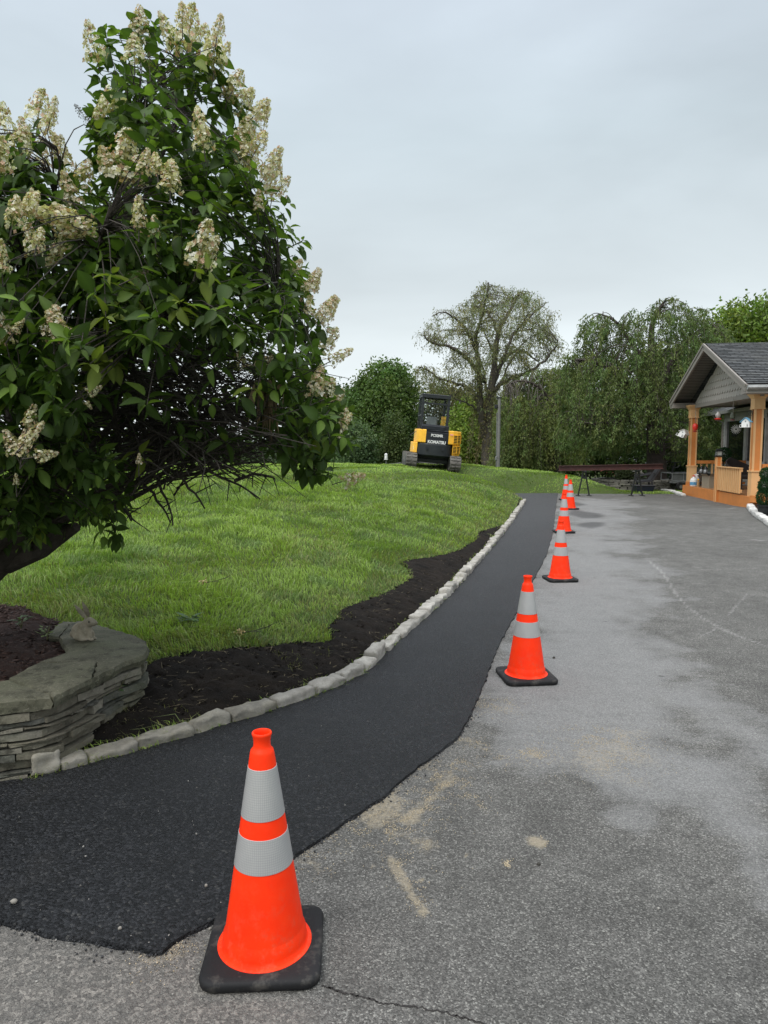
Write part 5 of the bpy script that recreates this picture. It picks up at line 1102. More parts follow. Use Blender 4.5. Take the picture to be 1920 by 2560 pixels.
sawhorse(1460, 'black folding sawhorse under the left end of the beam, nearer the cones'); sawhorse(1593, 'black folding sawhorse under the right end of the beam, in front of the stone planter')
# ================================================================== FAR PLANTER, CHAIR, TUB
PXC, PYC, PRX, PRY = 9.15, 26.5, 1.35, 1.35
pl = empty('stone_planter', (PXC, PYC, Hf(PXC, PYC)-.02), 0, 'round dark dry-stone planter ring at the foot of the large weeping tree', 'planter')
mb = MB(); z = 0; rr_ = random.Random(3)
while z < .36:
    hc = rr_.uniform(.045,.07); a = rr_.uniform(0, .3)
    a0 = a
    while a < a0+2*math.pi-.05:
        da = rr_.uniform(.12,.32); am = a+da/2; rx = PRX+rr_.uniform(-.02,.03); mb.box((rx*math.cos(am), PRY*math.sin(am), z+hc/2), (.22, da*PRX-.012, hc-.006), (0, 0, am), jit=.012); a += da
    z += hc
mb.build('stacked_stones', mat('dark_bluestone', (.115,.110,.092), .9, 0, .4, 2.5, 30, .6, .01), pl)
MB().lathe([(PRX-.1, .30),(0,.34)], 20).build('planter_soil', M_SOIL, pl)
def shrub(name, px, Y_, dz, r, h, n, ls, col, label, cat='shrub', fl=None, par=None):
    x = (px-960)/F*Y_; o0 = empty(name, (x, Y_, dz), 0, label, cat); P = rng.normal(0, 1, (n, 3)); P /= np.linalg.norm(P, axis=1)[:, None]; P *= rng.random((n, 1))**.4*np.array([r, r, h/2]); P[:, 2] += h/2; P += rng.normal(0, .03, P.shape)
    f, s, _ = frames(n, np.array([0,0,.6])); v, q, cc = leafquads(P, f, s, rng.uniform(.7,1.3,n)*ls, rng.uniform(.3,.5,n)*ls, np.array([col])*rng.uniform(.5,1.5,(n,1))); link('foliage', npmesh('foliage', v, [q], cc), M_TLEAF, o0)
    mb = MB()
    for _ in range(9): a = random.uniform(0, 6.28); mb.tube([(0,0,0), (math.cos(a)*r*.3, math.sin(a)*r*.3, h*.4), (math.cos(a)*r*.7, math.sin(a)*r*.7, h*.8)], [.012,.008,.004], 4)
    mb.build('stems', M_BARK, o0)
    if fl:
        m_ = 260; P = rng.normal(0, 1, (m_, 3)); P /= np.linalg.norm(P, axis=1)[:, None]; P *= np.array([r, r, h/2]); P[:, 2] = abs(P[:, 2])+h*.45; f, s, _ = frames(m_); v, q, cc = leafquads(P, f, s, .05, .045, np.array([fl])*rng.uniform(.7,1.1,(m_,1))); link('flowers', npmesh('flowers', v, [q], cc), M_PET, o0)
    return o0
shrub('flowering_shrub', 1560, 26.0, .38, .30, .42, 900, .12, (.045,.06,.025), 'small dark shrub with spiky leaves at the left side of the stone planter')
shrub('flowering_shrub', 1583, 26.3, .38, .34, .48, 700, .10, (.04,.05,.022), 'shrub dotted with pale blossoms in the middle of the stone planter', fl=(.62,.58,.58))
shrub('leafy_shrub', 1700, 27.5, Hf(11.3,27.5), .5, 1.3, 2200, .11, (.03,.055,.02), 'dark leafy shrub behind the trailer beside the far porch post')
x = (1614-960)/F*24.3
ch = empty('garden_chair', (x, 24.3, Hf(x, 24.3)), R(-8), 'dark plastic garden chair with a high sloping back behind the right sawhorse', 'chair')
M_DP = mat('dark_plastic', (.026,.026,.030), .5, 0, .15)
MB().prism([(-.27,.30),(.16,.34),(.16,.40),(-.27,.37)], -.27, .27, 'y').build('seat', M_DP, ch); MB().prism([(.08,.36),(.38,.80),(.43,.78),(.17,.34)], -.26, .26, 'y').build('backrest', M_DP, ch)
for sy in (-1, 1): MB().box((-.22, sy*.24, .16), (.06,.06,.30), bev=.01).build('leg', M_DP, ch); MB().box((.16, sy*.24, .17), (.06,.06,.34), bev=.01).build('leg', M_DP, ch); MB().prism([(-.32,.50),(.22,.60),(.24,.64),(-.32,.54)], sy*.27-.035, sy*.27+.035, 'y').bar((-.26, sy*.27, .33), (-.27, sy*.27, .51), .05).build('armrest', M_DP, ch)
x = (1608-960)/F*23.9
tb = empty('storage_tub', (x, 23.9, Hf(x, 23.9)), R(4), 'navy blue lidded storage tub on the grass below the garden chair', 'tub'); M_NV = mat('navy_plastic', (.012,.016,.034), .45)
MB().add([(-.26,-.18,0),(.26,-.18,0),(.26,.18,0),(-.26,.18,0),(-.31,-.22,.20),(.31,-.22,.20),(.31,.22,.20),(-.31,.22,.20)], [(0,3,2,1),(4,5,6,7),(0,1,5,4),(1,2,6,5),(2,3,7,6),(3,0,4,7)]).build('body', M_NV, tb); MB().box((0,0,.215), (.66,.48,.03), bev=.012).build('lid', M_DP, tb)
# utility pole
UP = 30.0; p = near(1246, UP); p.x = (1245-960)/F*UP
po = empty('utility_pole', p[:], 0, 'slim grey utility post with a small lamp box at its top, on the grass crest', 'post'); hp = 1.58-(997-1120)/F*UP-p.z
M_PG = mat('weathered_post', (.17,.17,.16), .8, 0, .2, 3, 30, .4, .01)
MB().tube([(0,0,-.3),(0,0,hp*.5),(.01,0,hp)], [.075,.068,.06], 10).build('post', M_PG, po, True); MB().tube([(-.09,-.03,0),(-.085,-.03,hp*.8)], .016, 6).build('conduit', M_GREY, po); MB().box((-.10,-.03,.45), (.08,.08,.16), bev=.01).build('junction_box', M_GREY, po)
MB().box((-.12,0,hp-.35), (.14,.12,.16), bev=.02).bar((0,0,hp-.28), (-.12,0,hp-.28), .03).build('lamp_box', M_BM, po); MB().box((0,0,hp+.02), (.22,.16,.05), bev=.015).build('cap', M_BM, po)
# tiered bird house and rail fence behind the crest
p = Vector(((965-960)/F*38, 38, Hf(.1, 38))); bh = empty('birdhouse', p[:], 0, 'white many-tiered bird house on a thin pole behind the crest, left of the excavator', 'birdhouse'); zt = 1.58-(1137-1120)/F*38-p.z
MB().tube([(0,0,0),(0,0,zt-.2)], .02, 6).build('pole', M_GREY, bh)
mb = MB()
for k in range(4): mb.lathe([(.0,0),(.10-.01*k,0),(.115-.01*k,.015),(.07,.035),(.07,.07),(0,.07)], 8, (0,0,zt-.26+k*.07))
mb.lathe([(.095,0),(0,.07)], 8, (0,0,zt+.02)); mb.build('tiers', M_WHT, bh)
def fence(name, pts, h, label, nr=2, m=None, pr=.05, cat='fence'):
    O = Vector(pts[0]); t_ = empty(name, O[:], 0, label, cat); m = m or M_PG
    for p in pts: MB().tube([Vector(p)-O, Vector(p)-O+Vector((0,0,h))], pr, 6).build('post', m, t_)
    for k in range(nr):
        mb = MB(); z = h*(.45+.45*k/max(1, nr-1))
        for a, b in zip(pts, pts[1:]): mb.bar(Vector(a)-O+Vector((0,0,z)), Vector(b)-O+Vector((0,0,z+random.uniform(-.03,.03))), .05, .07)
        mb.build('rail', m, t_)
def gp(px, Y): x = (px-960)/F*Y; return (x, Y, Hf(x, Y))
fence('rail_fence', [gp(a, 40) for a in (700,760,820,880,925,962,1000)], .38, 'low grey rail fence just showing over the grass crest left of the excavator')
M_WF = mat('weathered_wood', (.24,.21,.15), .9, 0, .3); fence('rail_fence', [gp(1380, 66), gp(1405, 68), gp(1446, 70), gp(1488, 70)], .62, 'weathered split-rail fence in the field seen under the left half of the beam', 2, M_WF, .06)
# red barn far off
BYY = 100.0; bx0, bx1 = (1527-960)/F*BYY, (1668-960)/F*BYY; zb = Hf((bx0+bx1)/2, BYY)-.1
bn = empty('barn', ((bx0+bx1)/2, BYY, zb), 0, 'long low red barn with small white windows far across the field', 'barn'); hw_ = (bx1-bx0)/2
M_BRED = mat('barn_red', (.16,.030,.028), .8, 0, .2, 1); MB().box((0,2.5,.85), (2*hw_,5,1.75)).build('wall', M_BRED, bn)
MB().prism([(-.3,1.73),(2.5,2.6),(5.3,1.73),(5.3,1.80),(2.5,2.70),(-.3,1.80)], -hw_-.2, hw_+.2, 'x').build('roof', mat('barn_roof', (.10,.105,.11), .8), bn)
for px in (1537, 1560, 1590, 1630):
    x = (px-960)/F*BYY-(bx0+bx1)/2; f_ = MB().box((x,-.03,.95), (.42,.06,.42)).build('window', M_WHT, bn); MB().box((x,-.065,.95), (.26,.02,.26)).build('pane', M_BLK, f_)
for sx in (-1,1): MB().box((sx*hw_,-.02,.85), (.12,.08,1.74)).build('corner_trim', M_WHT, bn)
# weathered panel fence and trailer beside the porch
x0_ = (1664-960)/F*29; fp = empty('wooden_fence', (x0_, 29, Hf(x0_, 29)), 0, 'grey weathered board fence behind the small galvanised trailer', 'fence')
for k in range(14): MB().box((k*.15, 0, .48), (.14,.02,.95+random.uniform(-.04,.04))).build('board', mat('fence_grey', (.10,.10,.092), .9) if k == 0 else bpy.data.materials['fence_grey'], fp)
MB().box((1.0,.03,.75), (2.1,.04,.07)).build('rail', bpy.data.materials['fence_grey'], fp)
TY = 25.6; xt = (1666-960)/F*TY; zt0 = Hf(xt, TY); tr = empty('utility_trailer', (xt, TY, zt0), 0, 'small galvanised utility trailer with rail sides parked beside the far porch post', 'trailer')
M_GAL = mat('galvanised', (.24,.25,.25), .5, .5); MB().box((1.0,0,.30), (2.0,1.0,.05)).build('deck', M_GAL, tr)
mb = MB()
for y_ in (-.5,.5):
    for z in (.36,.62): mb.bar((0,y_,z), (2,y_,z), .03)
    for k in range(6): mb.bar((k*.4,y_,.32), (k*.4,y_,.62), .025)
mb.bar((0,-.5,.62), (0,.5,.62), .03); mb.build('side_rail', M_GAL, tr)
mb = MB()
for y_ in (-.49,): mb.box((1,y_,.49), (1.96,.006,.24))
mb.build('mesh_panel', mat('dull_mesh', (.09,.095,.09), .8), tr)
for x in (.28,.66):
    for y_ in (-.56,.50): wh = MB().lathe([(.0,-.05),(.10,-.05),(.15,-.045),(.155,0),(.15,.045),(.10,.05),(0,.05)], 18, (x, y_, .155), (0,1,0)).build('wheel', M_RUB, tr, True); MB().lathe([(.06,-.056),(.06,.056)], 10, (x, y_, .155), (0,1,0)).build('rim', M_GAL, wh)
mb = MB(); mb.bar((.22,.3,.33), (.42,.3,.98), .05); mb.box((.44,.3,.99), (.34,.08,.03)); mb.tube([(.26,.3,.86),(.34,.3,.78),(.5,.3,.80),(.6,.3,.9)], .02, 6); mb.build('jack_handle', M_BM, tr)
# low kerbs at the right
def kerbline(name, pxs, lab, w_=.16, h_=.12, seed=50):
    pts = [hitp(a, b) for a, b in pxs]; t_ = empty(name, pts[0][:], 0, lab, 'kerb'); r_ = resample(smoothpts(pts, 2), .02); k = 0; c = 0
    while k < len(r_)-6:
        j = min(k+random.randint(10, 17), len(r_)-1); a, b = r_[k], r_[j]; d = b-a; me = stone(d.length+.004, w_, h_, seed+c, 4, .018, .03); o = link('kerb_stone', me, M_WSTN, t_, True); m_ = (a+b)/2; o.location = Vector((m_.x, m_.y, float(pz(m_.x, m_.y))+h_/2-.01))-Vector(t_.location); o.rotation_euler = (0,0,math.atan2(d.y, d.x)); k = j; c += 1
M_WSTN = stonemat('limed_stone', (.46,.45,.42), (.70,.69,.66), (.3,.3,.28))
kerbline('stone_kerb', [(1655,1228),(1672,1229),(1690,1234),(1710,1241)], 'short low kerb of pale stones between the trailer and the porch', .14, .09)
KP = [(1882,1262),(1874,1268),(1880,1280),(1893,1291),(1908,1301),(1925,1312),(1950,1330),(1990,1350)]
kerbline('stone_kerb', KP, 'curved kerb of whitewashed stones around the topiary bed at the right edge', .15, .11, 80)
bp = [tuple(hitp(a, b))[:2] for a, b in [(1886,1263),(1880,1269),(1886,1279),(1899,1290),(1914,1300),(1931,1311),(1956,1328),(2000,1345)]]+[(11.5,13.0),(12,16.8),(9.3,17.0)]
sheet('planting_bed', bp, lambda x, y: pz(x, y)+.03, .08, M_MULCH, jit=.01, rough=.02, smooth=False)
# ================================================================== HOUSE WITH PORCH
HP = Vector((8.9, 17.5, 0)); HA = R(-7.24)
house = empty('house', HP[:], HA, 'grey-sided house with an open orange-posted gable porch facing the driveway', 'house')
HM = Matrix.Translation(HP) @ Matrix.Rotation(HA, 4, 'Z')
def hw(x, y, z): return HM @ Vector((x, y, z))
M_ORG = mat('orange_paint', (.60,.215,.052), .55, 0, .10, 3, 30, .1, .003, dirt=((.40,.17,.06), .4))
M_CRM = mat('cream_paint', (.70,.41,.185), .55, 0, .06, 3)
M_TRIM = mat('taupe_trim', (.25,.225,.20), .55, 0, .06, 3); M_GAB = mat('gable_siding', (.38,.345,.31), .6, 0, .06, 2); M_SOF = mat('soffit', (.20,.185,.17), .7, 0, .05)
M_GUT = mat('gutter_metal', (.42,.42,.41), .35, .4); M_SID = mat('pale_siding', (.46,.46,.43), .6, 0, .06, 2)
DZ = .40
mb = MB(); mb.box((.93, 2.75, DZ-.02), (1.80, 5.68, .04)); mb.build('deck', mat('deck_boards', (.30,.14,.055), .6, 0, .2, 6), house)
MB().box((.0, 1.10, .24), (.045, 2.40, .32)).box((.0, 4.0, .24), (.045, 3.30, .32)).box((.93,-.105,.24), (1.8,.045,.32)).box((.93,5.60,.24), (1.8,.045,.32)).build('deck_fascia', M_ORG, house)
st = MB().box((.50,-.35,.30), (.75,.42,.05)).box((.50,-.14,.25),(.72,.02,.14)).box((.62,-.62,.16), (.75,.34,.05)).box((.62,-.47,.10),(.72,.02,.12)).box((.10,-.22,.36),(.26,.2,.16),(0,0,.3)).build('steps', M_ORG, house)
def porch_post(x, y, top=2.95, block=False):
    t_ = empty('post', (x, y, 0)); t_.parent = house; MB().box((0,0,(DZ+top)/2+.2), (.185,.185,top-DZ-.55)).build('shaft', M_ORG, t_)
    mb = MB()
    for sx in (-1,1):
        for sy in (-1,1): mb.box((sx*.083, sy*.083, (DZ+top)/2+.2), (.042,.042,top-DZ-.60))
    mb.box((0,0,DZ+.30), (.235,.235,.60)).box((0,0,DZ+.615), (.275,.275,.035)).box((0,0,top-.30), (.245,.245,.24)).box((0,0,top-.42),(.265,.265,.03)); 
    mb.add([(s*.125, u*.125, top-.18) for s, u in ((-1,-1),(1,-1),(1,1),(-1,1))]+[(s*.185, u*.185, top-.08) for s, u in ((-1,-1),(1,-1),(1,1),(-1,1))], [(0,3,2,1),(4,5,6,7),(0,1,5,4),(1,2,6,5),(2,3,7,6),(3,0,4,7)]); mb.box((0,0,top-.055), (.385,.385,.05)); mb.build('trim', M_CRM, t_)
    MB().box((0,0,DZ+.06), (.262,.262,.12)).build('base_block', M_ORG, t_) if block else None; return t_
porch_post(.16, .16); porch_post(.16, 5.38, block=True)
# newel with lantern
nw = empty('newel_post', (-.03, 2.28, 0)); nw.parent = house
MB().box((0,0,.72), (.12,.12,1.24)).build('shaft', M_ORG, nw); mb = MB()
for sx in (-1,1):
    for sy in (-1,1): mb.box((sx*.055, sy*.055, .72), (.026,.026,1.22))
mb.build('edge_trim', M_CRM, nw)
mb = MB(); mb.box((0,0,1.36), (.19,.19,.03), bev=.005); mb.box((0,0,1.50), (.17,.17,.02)).box((0,0,1.535), (.12,.12,.05), bev=.01)
for sx in (-1,1):
    for sy in (-1,1): mb.bar((sx*.07,sy*.07,1.37), (sx*.07,sy*.07,1.50), .014)
mb.build('post_lantern', M_BM, nw); MB().box((0,0,1.435), (.12,.12,.11)).build('lantern_glass', mat('frosted', (.35,.36,.33), .3), nw)
# slatted gate panel
gt = empty('slatted_gate', (-.035, 1.36, DZ+.02)); gt.parent = house
mb = MB(); ns_ = 13
for k in range(ns_): mb.box((-.015, -.80+1.60*k/(ns_-1), .33), (.035,.062,.62))
mb.build('slats', M_CRM, gt); MB().box((.022,0,.60), (.035,1.68,.07)).box((.022,0,.08), (.035,1.68,.07)).box((-.01,0,.655),(.10,1.70,.025)).build('frame', M_CRM, gt)
def railing(a, b, h=.74, n=9, name='railing'):
    a = Vector(a); b = Vector(b); t_ = empty(name, a[:]); t_.parent = house; d = b-a; MB().bar((0,0,h), d+Vector((0,0,h)), .10, .10).build('top_rail', M_ORG, t_); MB().bar((0,0,.08), d+Vector((0,0,.08)), .05, .07).build('bottom_rail', M_ORG, t_)
    for k in range(1, n): p = d*(k/n); MB().bar(p+Vector((0,0,.10)), p+Vector((0,0,h-.05)), .045).build('baluster', M_CRM, t_)
railing((.28,5.40,DZ), (1.78,5.40,DZ)); railing((.30,.14,DZ), (3.4,.14,DZ), n=15)
# gable wall with fish-scale courses
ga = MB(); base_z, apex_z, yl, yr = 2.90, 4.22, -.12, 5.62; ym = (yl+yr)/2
ga.prism([(yl, base_z), (yr, base_z), (ym, apex_z)], .20, .28, 'x'); gab = ga.build('gable_wall', mat('gable_notch_shade', (.12,.11,.10), .8), house)  # dark colour stands in for the shadow in the notches between scales
sc = MB(); row = 0; rh = .185; z = base_z
def lim(z): f_ = (z-base_z)/(apex_z-base_z); return yl+(ym-yl)*f_, yr+(ym-yr)*f_
while z < apex_z-.1:
    a, b = lim(z+rh*.9); wsc = .20; off = (row % 2)*wsc/2; y = yl-wsc+off
    while y < yr:
        c = y+wsc/2
        if c+wsc*.45 > a and c-wsc*.45 < b:
            pr = [(c-wsc/2+.004, z+rh+.05), (c-wsc/2+.004, z+rh*.45)]+[(c-(wsc/2-.012)*math.cos(R(t_)), z+rh*.45-(rh*.42)*math.sin(R(t_))) for t_ in (30,60,90,120,150)]+[(c+wsc/2-.004, z+rh*.45), (c+wsc/2-.004, z+rh+.05)]
            pr = [(max(lim(min(zz, apex_z))[0], min(lim(min(zz, apex_z))[1], yy)), min(zz, apex_z)) for yy, zz in pr]; n_ = len(pr); vs = []
            for (yy, zz) in pr: tlt = .196-.030*max(0, (z+rh-zz))/rh; vs.append((tlt-.006, yy, zz))
            for (yy, zz) in pr: vs.append((.199, yy, zz))
            sc.add(vs, [tuple(range(n_))]+[(i, n_+i, n_+(i+1) % n_, (i+1) % n_) for i in range(n_)])
        y += wsc
    z += rh; row += 1
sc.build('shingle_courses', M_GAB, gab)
MB().box((.17, ym, base_z-.02), (.06, yr-yl-.02, .12)).build('gable_band', M_TRIM, gab)
# roof: two slopes in their own frames so that the shingles follow them
def roofmat():
    m, t = newmat('grey_shingle'); v = coords(t); br = nd(t, 'ShaderNodeTexBrick', {'Vector': v, 'Color1': (.055,.06,.062,1), 'Color2': (.125,.13,.132,1), 'Mortar': (.018,.018,.018,1), 'Scale': 1, 'Mortar Size': .010, 'Bias': 0, 'Brick Width': .30, 'Row Height': .135})
    c = mixc(t, 1.0, br.outputs[0], ramp(t, noise(t, v, 8, 6, .7), [(.3, .7), (.7, 1.25)]), 'MULTIPLY'); c = mixc(t, ramp(t, noise(t, v, 1.5, 4), [(.5, 0.0), (.7, .4)]), c, (.13,.13,.12))
    out(t, pbr(t, c, .9, 0, bumpn(t, nd(t, 'ShaderNodeMath', {0: br.outputs['Fac'], 1: -1.0}, operation='MULTIPLY').outputs[0], .8, .02), .25)); return m
M_SHG = roofmat(); RX0, RX1 = -.36, 5.6; EAVE, RIDGE = 3.03, 4.42; YN, YF = -.58, 6.08
for nm, ye in (('near', YN), ('far', YF)):
    sl_ = math.hypot(ym-ye, RIDGE-EAVE); ang = math.atan2(RIDGE-EAVE, abs(ym-ye)); sgn = 1 if ye < ym else -1
    bm = MB(); nrow = int(sl_/.135)
    for k in range(nrow+1):
        y0_ = k*.135; y1_ = min(y0_+.15, sl_)
        if y1_ <= y0_: continue
        bm.add([(0,y0_,.062),(RX1-RX0,y0_,.062),(RX1-RX0,y1_,.046),(0,y1_,.046),(0,y0_,.045),(RX1-RX0,y0_,.045)], [(0,1,2,3),(0,4,5,1)])
    bm.box(((RX1-RX0)/2, sl_/2, .02), (RX1-RX0, sl_, .048)); o = bm.build('roof', M_SHG, house, fix=False)
    o.matrix_local = Matrix.Translation((RX0, ye, EAVE)) @ (Matrix.Rotation(ang, 4, 'X') if sgn > 0 else (Matrix.Scale(-1, 4, (0,1,0)) @ Matrix.Rotation(ang, 4, 'X')))
    # soffit under the slope and rake boards
    s2 = MB(); nst = int(sl_/.10)
    for k in range(nst): a = k*.10; s2.add([(RX0+.03, ye+sgn*a*math.cos(ang), EAVE+a*math.sin(ang)-.012), (.20, ye+sgn*a*math.cos(ang), EAVE+a*math.sin(ang)-.012), (.20, ye+sgn*(a+.10)*math.cos(ang), EAVE+(a+.10)*math.sin(ang)-.024), (RX0+.03, ye+sgn*(a+.10)*math.cos(ang), EAVE+(a+.10)*math.sin(ang)-.024)], [(0,1,2,3)])
    s2.build('soffit', M_SOF, o if False else house, fix=False)
    rk = MB(); a = Vector((RX0-.012, ye, EAVE-.06)); b = Vector((RX0-.012, ym, RIDGE-.06)); rk.bar(a, b, .05, .17); a2 = a+Vector((-.03,0,.075)); b2 = b+Vector((-.03,0,.075)); rk.bar(a2, b2, .035, .06); rk.build('rake_board', M_TRIM, house)
    MB().box((RX0+.28, ye+sgn*.17, EAVE-.10), (.60,.36,.16)).build('eave_return', M_TRIM, house)
    MB().box(((RX0+RX1)/2+.2, ye+sgn*.02, EAVE-.075), (RX1-RX0-.4,.04,.15)).build('eave_fascia', M_TRIM, house)
    g = MB(); g.prism([(ye-sgn*.11, EAVE+.01), (ye-sgn*.12, EAVE-.05), (ye-sgn*.08, EAVE-.095), (ye-sgn*.005, EAVE-.095), (ye-sgn*.005, EAVE+.0)], RX0-.02, RX1, 'x'); g.build('gutter', M_GUT, house)
MB().box(((RX0+RX1)/2+1.2, ym, RIDGE+.055), (RX1-RX0-2.4,.30,.03)).build('ridge_cap', M_SHG, house)
MB().box((2.9, ym, 2.93), (5.2, 5.9, .03)).build('porch_ceiling', mat('ceiling_white', (.34,.335,.32), .7), house)
MB().box((.30, .16, 2.86), (.0001+.12,.12,.10)).box((2.8,.16,2.88), (5.0,.14,.12)).build('porch_beam', M_TRIM, house)
# main wall with lap siding
WX = 1.85; wl_ = MB(); z = .30
def lap(y0, y1, z0, z1):
    z = z0
    while z < z1: h = min(.115, z1-z); wl_.add([(WX-.018,y0,z),(WX-.018,y1,z),(WX-.002,y1,z+h),(WX-.002,y0,z+h),(WX+.02,y0,z),(WX+.02,y1,z)], [(0,1,2,3),(0,4,5,1)]); z += .115
W1, W2, WZ0, WZ1 = 3.95, 7.45, 1.12, 2.52
lap(-4, W1, .3, 3.2); lap(W2, 7.75, .3, 3.0); lap(W1, W2, .3, WZ0); lap(W1, W2, WZ1, 2.95); wl_.box((WX+.12, 1.87, 1.6), (.20, 11.76, 2.7)); wl_.build('wall', M_SID, house, fix=False)
wn = MB(); fw = .11
for y_ in (W1, 5.55, W2): wn.box((WX-.035, y_, (WZ0+WZ1)/2), (.09, fw if y_ != 5.55 else .20, WZ1-WZ0+fw))
for z_ in (WZ0, WZ1): wn.box((WX-.035, (W1+W2)/2, z_), (.088, W2-W1+fw, fw))
wf = wn.build('window', mat('window_frame', (.46,.46,.45), .5), house)
m, t = newmat('window_glass'); out(t, pbr(t, (.006,.009,.009), .05, 0, None, .7)); MB().box((WX-.01, (W1+W2)/2, (WZ0+WZ1)/2), (.01, W2-W1, WZ1-WZ0)).build('pane', m, wf)
MB().box((WX-.33, 6.3, 2.76), (.11, 5.6, .10)).build('lower_gutter', M_GUT, house); MB().add([(WX-.36,3.5,2.80),(WX-.36,9.1,2.80),(WX+.1,9.1,3.02),(WX+.1,3.5,3.02),(WX-.36,3.5,2.74),(WX-.36,9.1,2.74),(WX+.1,9.1,2.74),(WX+.1,3.5,2.74)], [(0,1,2,3),(0,4,5,1),(4,7,6,5),(1,5,6,2)]).build('lower_roof', M_SHG, house)
MB().tube([hw(0,0,0)*0+Vector((WX-.33,7.9,2.72)), Vector((WX-.25,7.85,2.55)), Vector((WX-.03,7.8,2.45)), Vector((WX-.03,7.8,.5))], .035, 8).build('downspout', M_TRIM, house, True)
# higher main roof behind, just entering the frame
mr = MB(); mr.prism([(-6,3.6),(2.6,3.6),(-1.4,6.3)], 5.2, 12, 'x'); mr.build('upper_gable', M_SID, house)
mr = MB(); mr.bar((5.0,2.9,3.62), (5.0,-1.4,6.45), .5, .16); mr.bar((5.0,-1.4,6.45), (5.0,-6.2,3.5), .5, .16); mr.build('upper_rake', M_TRIM, house)
# ------------------------------------------------------------------ things on and around the porch
M_BRK = M_BM
def bracket(x, y, z, dx, dy, lab):
    p = hw(x, y, z); t_ = empty('scroll_bracket', p[:], HA, lab, 'bracket', 'black scroll brackets on the porch posts'); mb = MB(); mb.bar((0,0,-.16), (0,0,.16), .014); L_ = .26; d = Vector((dx,dy,0)); mb.bar((0,0,.12), d*L_+Vector((0,0,.12)), .012)
    for c, r_ in ((.07,.045),(.15,.035)): mb.tube([d*(c+r_*math.cos(R(a)))+Vector((0,0,.06+r_*math.sin(R(a)))) for a in range(0, 361, 40)], .005, 5)
    mb.build('scrollwork', M_BRK, t_)
bracket(.05, .16, 2.35, -.2, .98, 'black scroll bracket on the near porch post above the blue-roofed birdhouse'); bracket(.05, 5.38, 2.28, -1, 0, 'black scroll bracket on the far porch post above the tilted birdhouse')
def birdhouse(p, rot, s, roofc, lab, ext=False):
    t_ = empty('birdhouse', p[:], rot, lab, 'birdhouse'); w_ = .15*s; MB().prism([(-w_/2,-.08*s),(w_/2,-.08*s),(w_/2,.03*s),(0,.10*s),(-w_/2,.03*s)], -.09*s, .09*s, 'y').build('box', M_WHT, t_)
    for sg in (-1,1): MB().bar((sg*.055*s, -.11*s, .068*s), (sg*.055*s, .11*s, .068*s), .14*s, .010, up=(sg*.68,0,.73)).build('roof_panel', mat('birdhouse_roof', roofc, .5), t_)
    MB().box((0,-.093*s,.035*s), (.022*s,.006,.03*s)).build('window', M_GREY, t_); MB().box((.035*s,-.093*s,-.045*s), (.028*s,.006,.055*s)).build('door', M_GREY, t_); MB().box((-w_/2-.003,0,-.01), (.006,.05*s,.035*s)).build('window', M_GREY, t_)
    mb = MB(); mb.box((0,-.13*s,-.085*s), (w_*1.25,.09*s,.012))
    for k in range(5): mb.bar((-w_*.6+k*w_*.3,-.17*s,-.08*s), (-w_*.6+k*w_*.3,-.17*s,-.035*s), .007)
    mb.bar((-w_*.6,-.17*s,-.033*s), (w_*.6,-.17*s,-.033*s), .008); mb.build('balcony', M_WHT, t_); return t_
birdhouse(at(1866,1058,17.35), (0,0,R(-38)), 1.15, (.16,.42,.62), 'white toy-house birdhouse with a light blue roof on the near porch post'); birdhouse(at(1709,1085,22.6), (R(-8),R(24),R(-50)), 1.25, (.62,.60,.56), 'white tilted birdhouse hanging on the left side of the far porch post')
M_REDG = mat('red_plastic', (.62,.030,.018), .35, 0, .05); M_CLR = glass('clear_jar', (.8,.82,.82), .35)
def feeder(px, py, Y, top_py, s, lab, kind=0):
    p = at(px, py, Y); ztop = at(px, top_py, Y).z-p.z; t_ = empty('hummingbird_feeder', p[:], 0, lab, 'bird feeder', 'hanging feeders under the porch gable')
    if kind == 0: MB().lathe([(.0,-.07*s),(.07*s,-.06*s),(.085*s,-.04*s),(.05*s,-.02*s),(0,-.02*s)], 16).build('base', M_REDG, t_, True); MB().lathe([(.03*s,-.02*s),(.06*s,.02*s),(.062*s,.06*s),(.03*s,.11*s),(.012*s,.13*s),(0,.13*s)], 16).build('bottle', mat('hazy_bottle', (.45,.42,.40), .25), t_, True)
    elif kind == 1: MB().lathe([(0,-.1*s),(.05*s,-.09*s),(.07*s,-.03*s),(.07*s,.04*s),(.04*s,.08*s),(.02*s,.09*s),(0,.09*s)], 14).build('bottle', M_REDG, t_, True); MB().lathe([(0,-.14*s),(.05*s,-.135*s),(.055*s,-.11*s),(0,-.10*s)], 14).build('base', mat('dull_red', (.35,.03,.02), .5), t_, True)
    else: MB().lathe([(0,-.09*s),(.055*s,-.07*s),(.06*s,.0),(.04*s,.07*s),(0,.09*s)], 14).build('bottle', mat('dark_glass', (.06,.07,.045), .2), t_, True); MB().lathe([(0,-.12*s),(.05*s,-.115*s),(.05*s,-.09*s),(0,-.085*s)], 14).build('base', mat('dark_red', (.12,.02,.02), .4), t_, True)
    mb = MB(); mb.tube([(.008*math.sin(k*1.7), .008*math.cos(k*1.7), .09*s+(ztop-.09*s)*k/14) for k in range(15)], .007 if kind else .004, 5); mb.build('hanging_cord', M_TRIM if kind else M_BM, t_)
feeder(1795,1043,20.0,1019,1.15,'clear bottle feeder with a bright red base under the middle of the gable'); feeder(1738,1067,22.2,1022,1.15,'red lantern-shaped feeder on a twisted cord by the far post',1); feeder(1832,1039,19.2,996,1.1,'dark glass feeder on a pale cord right of the red-based one',2)
p = at(1840,1073,20.6); ws = empty('wind_spinner', p[:], R(-30), 'white curved-spoke wind spinner hanging before the dark window', 'wind spinner'); mb = MB()
